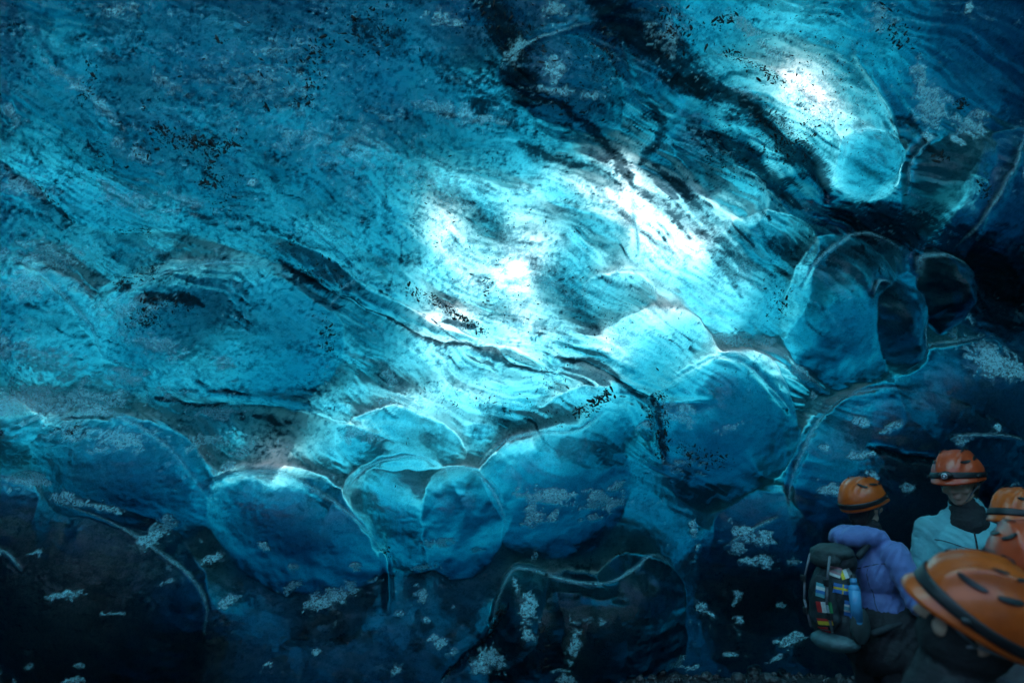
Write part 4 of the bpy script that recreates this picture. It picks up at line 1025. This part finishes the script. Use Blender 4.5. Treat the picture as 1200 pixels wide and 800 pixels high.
# flag patches: each is one mesh of coloured bands sewn on the pocket
from mathutils.bvhtree import BVHTree
dg_ = bpy.context.evaluated_depsgraph_get()
def flat_mat(n, c): return principled(n, c, .75, .06, 90, .3, 300)
FC = {k: flat_mat('stitched_' + k, c) for k, c in dict(green=(.02, .25, .08), white=(.65, .65, .62), red=(.6, .02, .02), blue=(.03, .16, .42), yellow=(.75, .5, .03), black=(.01, .01, .01), grey=(.2, .22, .22), pink=(.4, .2, .22), teal=(.1, .35, .4)).items()}
pack_bvh = None
def pack_surface():
    vs, ps_ = [], []
    for ch in pk.children:
        if ch.name.split('.')[0] in ('front_pocket', 'pack_body', 'top_lid', 'side_pocket'):
            o_ = len(vs); vs += [v.co.copy() for v in ch.data.vertices]; ps_ += [tuple(o_ + i for i in p.vertices) for p in ch.data.polygons]
    return BVHTree.FromPolygons(vs, ps_)
PBV = pack_surface()
def patch(x, z, w, h, bands, ang=0, side=0.0, vertical=True, cross=None, label=None):
    """side: direction (angle round Z) from which the patch is pressed on to the pack"""
    bm = bmesh.new(); n, m = 12, 8; mats = sorted(set(list(bands) + ([cross] if cross else [])))
    dirv = V3((math.sin(side), math.cos(side), 0)); tx = V3((math.cos(side), -math.sin(side), 0))
    g = []
    for i in range(n + 1):
        row = []
        for j in range(m + 1):
            lx = (i / n - .5) * w; lz = (j / m - .5) * h
            qx = lx * math.cos(ang) - lz * math.sin(ang); qz = lx * math.sin(ang) + lz * math.cos(ang)
            o_ = V3((0, .09, z + qz)) + tx * (x + qx) + dirv * .6
            hit = PBV.ray_cast(o_, -dirv)[0] or (V3((0, .09, z + qz)) + tx * (x + qx) + dirv * .12)
            row.append(bm.verts.new(hit + dirv * .004))
        g.append(row)
    for i in range(n):
        for j in range(m):
            f = bm.faces.new((g[i][j], g[i][j + 1], g[i + 1][j + 1], g[i + 1][j]))
            t_ = (i + .5) / n if vertical else 1 - (j + .5) / m
            c = bands[min(len(bands) - 1, int(t_ * len(bands)))]
            if cross and (abs(i - 4) < 1 or j in (3, 4)): c = cross
            f.material_index = mats.index(c)
    bmesh.ops.recalc_face_normals(bm, faces=bm.faces); solid(bm, .002)
    me = bpy.data.meshes.new('flag_patch'); bm.to_mesh(me); bm.free()
    o_ = link_mesh('flag_patch', me, [FC[c] for c in mats], pk)
    if label: o_['label'] = label
SD = R(-38)
patch(.03, .20, .085, .055, ['green', 'white', 'red'], R(-5), SD, True, None, 'green, white and red striped flag patch')
patch(.035, .135, .085, .052, ['black', 'red', 'yellow'], R(-8), SD, False, None, 'black, red and yellow striped flag patch')
patch(-.06, .30, .075, .05, ['blue'], R(8), SD, True, 'yellow', 'blue flag patch with a yellow cross')
patch(.045, .285, .05, .07, ['teal', 'white', 'blue', 'teal'], R(6), SD, False, None, 'pale blue badge')
patch(-.03, .385, .07, .05, ['pink', 'grey', 'pink', 'white'], R(14), SD, False, None, 'round pinkish badge')
patch(-.085, .375, .05, .045, ['grey', 'white', 'yellow'], R(-20), SD, True, None, 'small striped badge')
patch(-.085, .20, .04, .08, ['blue', 'white', 'teal', 'white', 'blue'], R(10), SD, False, None, 'long pale lettered badge')
patch(.05, .075, .06, .035, ['red', 'grey', 'red'], R(-10), SD, False, None, 'small red badge')

# ------------------------------------------------------------------ stones along the foot of the wall
M_ROCK = principled('wet_basalt', (.06, .062, .066), .28, .2, 12, .7, 40, dark=(.015, .015, .017))
M_ICEROCK = principled('blue_ice_lump', (.16, .5, .6), .2, .15, 14, .8, 30, coat=.4)
def lump(r, seed, fl=.7):
    bm = bmesh.new(); bmesh.ops.create_icosphere(bm, subdivisions=4, radius=1)
    for v in bm.verts:
        p = v.co.copy(); d = 1 + .35 * mnoise.noise(p * 1.1 + V3((seed * 3.1, 0, 0))) + .15 * mnoise.noise(p * 2.6 + V3((0, seed, 0))) + .05 * mnoise.noise(p * 7)
        # chipped facets
        d = min(d, 1.02 + .1 * math.sin(seed + 5 * p.x)); v.co = V3((p.x * d, p.y * d * .85, p.z * d * fl)) * r
    return bm
rr = random.Random(3)
rocks = [(752,782,.05),(775,790,.06),(798,779,.045),(815,789,.08),(838,780,.05),(853,791,.07),(870,778,.06),(884,790,.09),(903,776,.075),(915,789,.06),(930,772,.08),(938,788,.09),(790,796,.06),(828,796,.06),(865,798,.07),(900,798,.07),(740,794,.05),(765,797,.05)]
where = ['leftmost in the row of stones along the ice foot', 'just right of the leftmost stone', 'below the ice foot near the left of the stone row', 'broad stone left of the row centre', 'small stone at the row centre', 'stone at the middle of the row', 'stone touching the ice right of centre', 'large stone right of the row centre', 'rounded stone near the pale ice lump', 'low stone beside the pale ice lump', 'stone left of the backpack', 'large stone closest to the backpack',
         'front stone below the left of the row', 'front stone below the row centre', 'front stone right of centre', 'front stone closest to the near person', 'outermost front stone at the left', 'second front stone from the left']
def ground_at(px, py):
    for k in range(200):
        d_ = 3.0 + k * .03; P = ray_at(px, py, d_)
        if P.z <= ground_z(P.x, P.y): return P
    return P
for i, ((px, py, r), w) in enumerate(zip(rocks, where)):
    P = ground_at(px, py)
    bm = lump(r, i * 1.7 + 1, rr.uniform(.6, .85)); o_ = bm_obj('rock', bm, M_ROCK); o_.location = (P.x, P.y, ground_z(P.x, P.y) + r * .3); o_.rotation_euler = (0, 0, rr.uniform(0, 6))
    tag(o_, 'dark wet rock, ' + w, 'rock', 'dark rocks along the foot of the ice wall')
for i, (px, py, r, w) in enumerate([(925,752,.11,'beside the backpack foot'),(790,774,.07,'at the left end of the stones'),(855,768,.06,'behind the middle of the stones'),(906,768,.06,'left of the larger ice lump')]):
    P = ground_at(px, py + 8)
    bm = lump(r, i * 2.3 + 40, .6); o_ = bm_obj('ice_lump', bm, M_ICEROCK); o_.location = (P.x, P.y, ground_z(P.x, P.y) + r * .35)
    tag(o_, 'pale blue lump of ice ' + w, 'ice lump', 'ice lumps lying among the rocks')
# loose gravel
gv, gf = [], []
ico = bmesh.new(); bmesh.ops.create_icosphere(ico, subdivisions=1, radius=1); iv = [v.co.copy() for v in ico.verts]; ifc = [tuple(v.index for v in f.verts) for f in ico.faces]; ico.free()
for k in range(2600):
    x = rr.uniform(-.5, 5); y = rr.uniform(4.6, 7.3); r = .012 * math.exp(rr.gauss(0, .6)); z = ground_z(x, y) + r * .3
    b = len(gv); q = Euler((rr.uniform(0, 6), rr.uniform(0, 6), 0)).to_matrix()
    for v in iv: gv.append(q @ V3((v.x * r * rr.uniform(.8, 1.4), v.y * r, v.z * r * .7)) + V3((x, y, z)))
    gf += [tuple(b + i for i in f) for f in ifc]
me = bpy.data.meshes.new('gravel'); me.from_pydata([tuple(v) for v in gv], [], gf)
tag(link_mesh('gravel', me, M_ROCK), 'loose dark gravel scattered over the cave floor below the ice', 'gravel', kind='stuff')
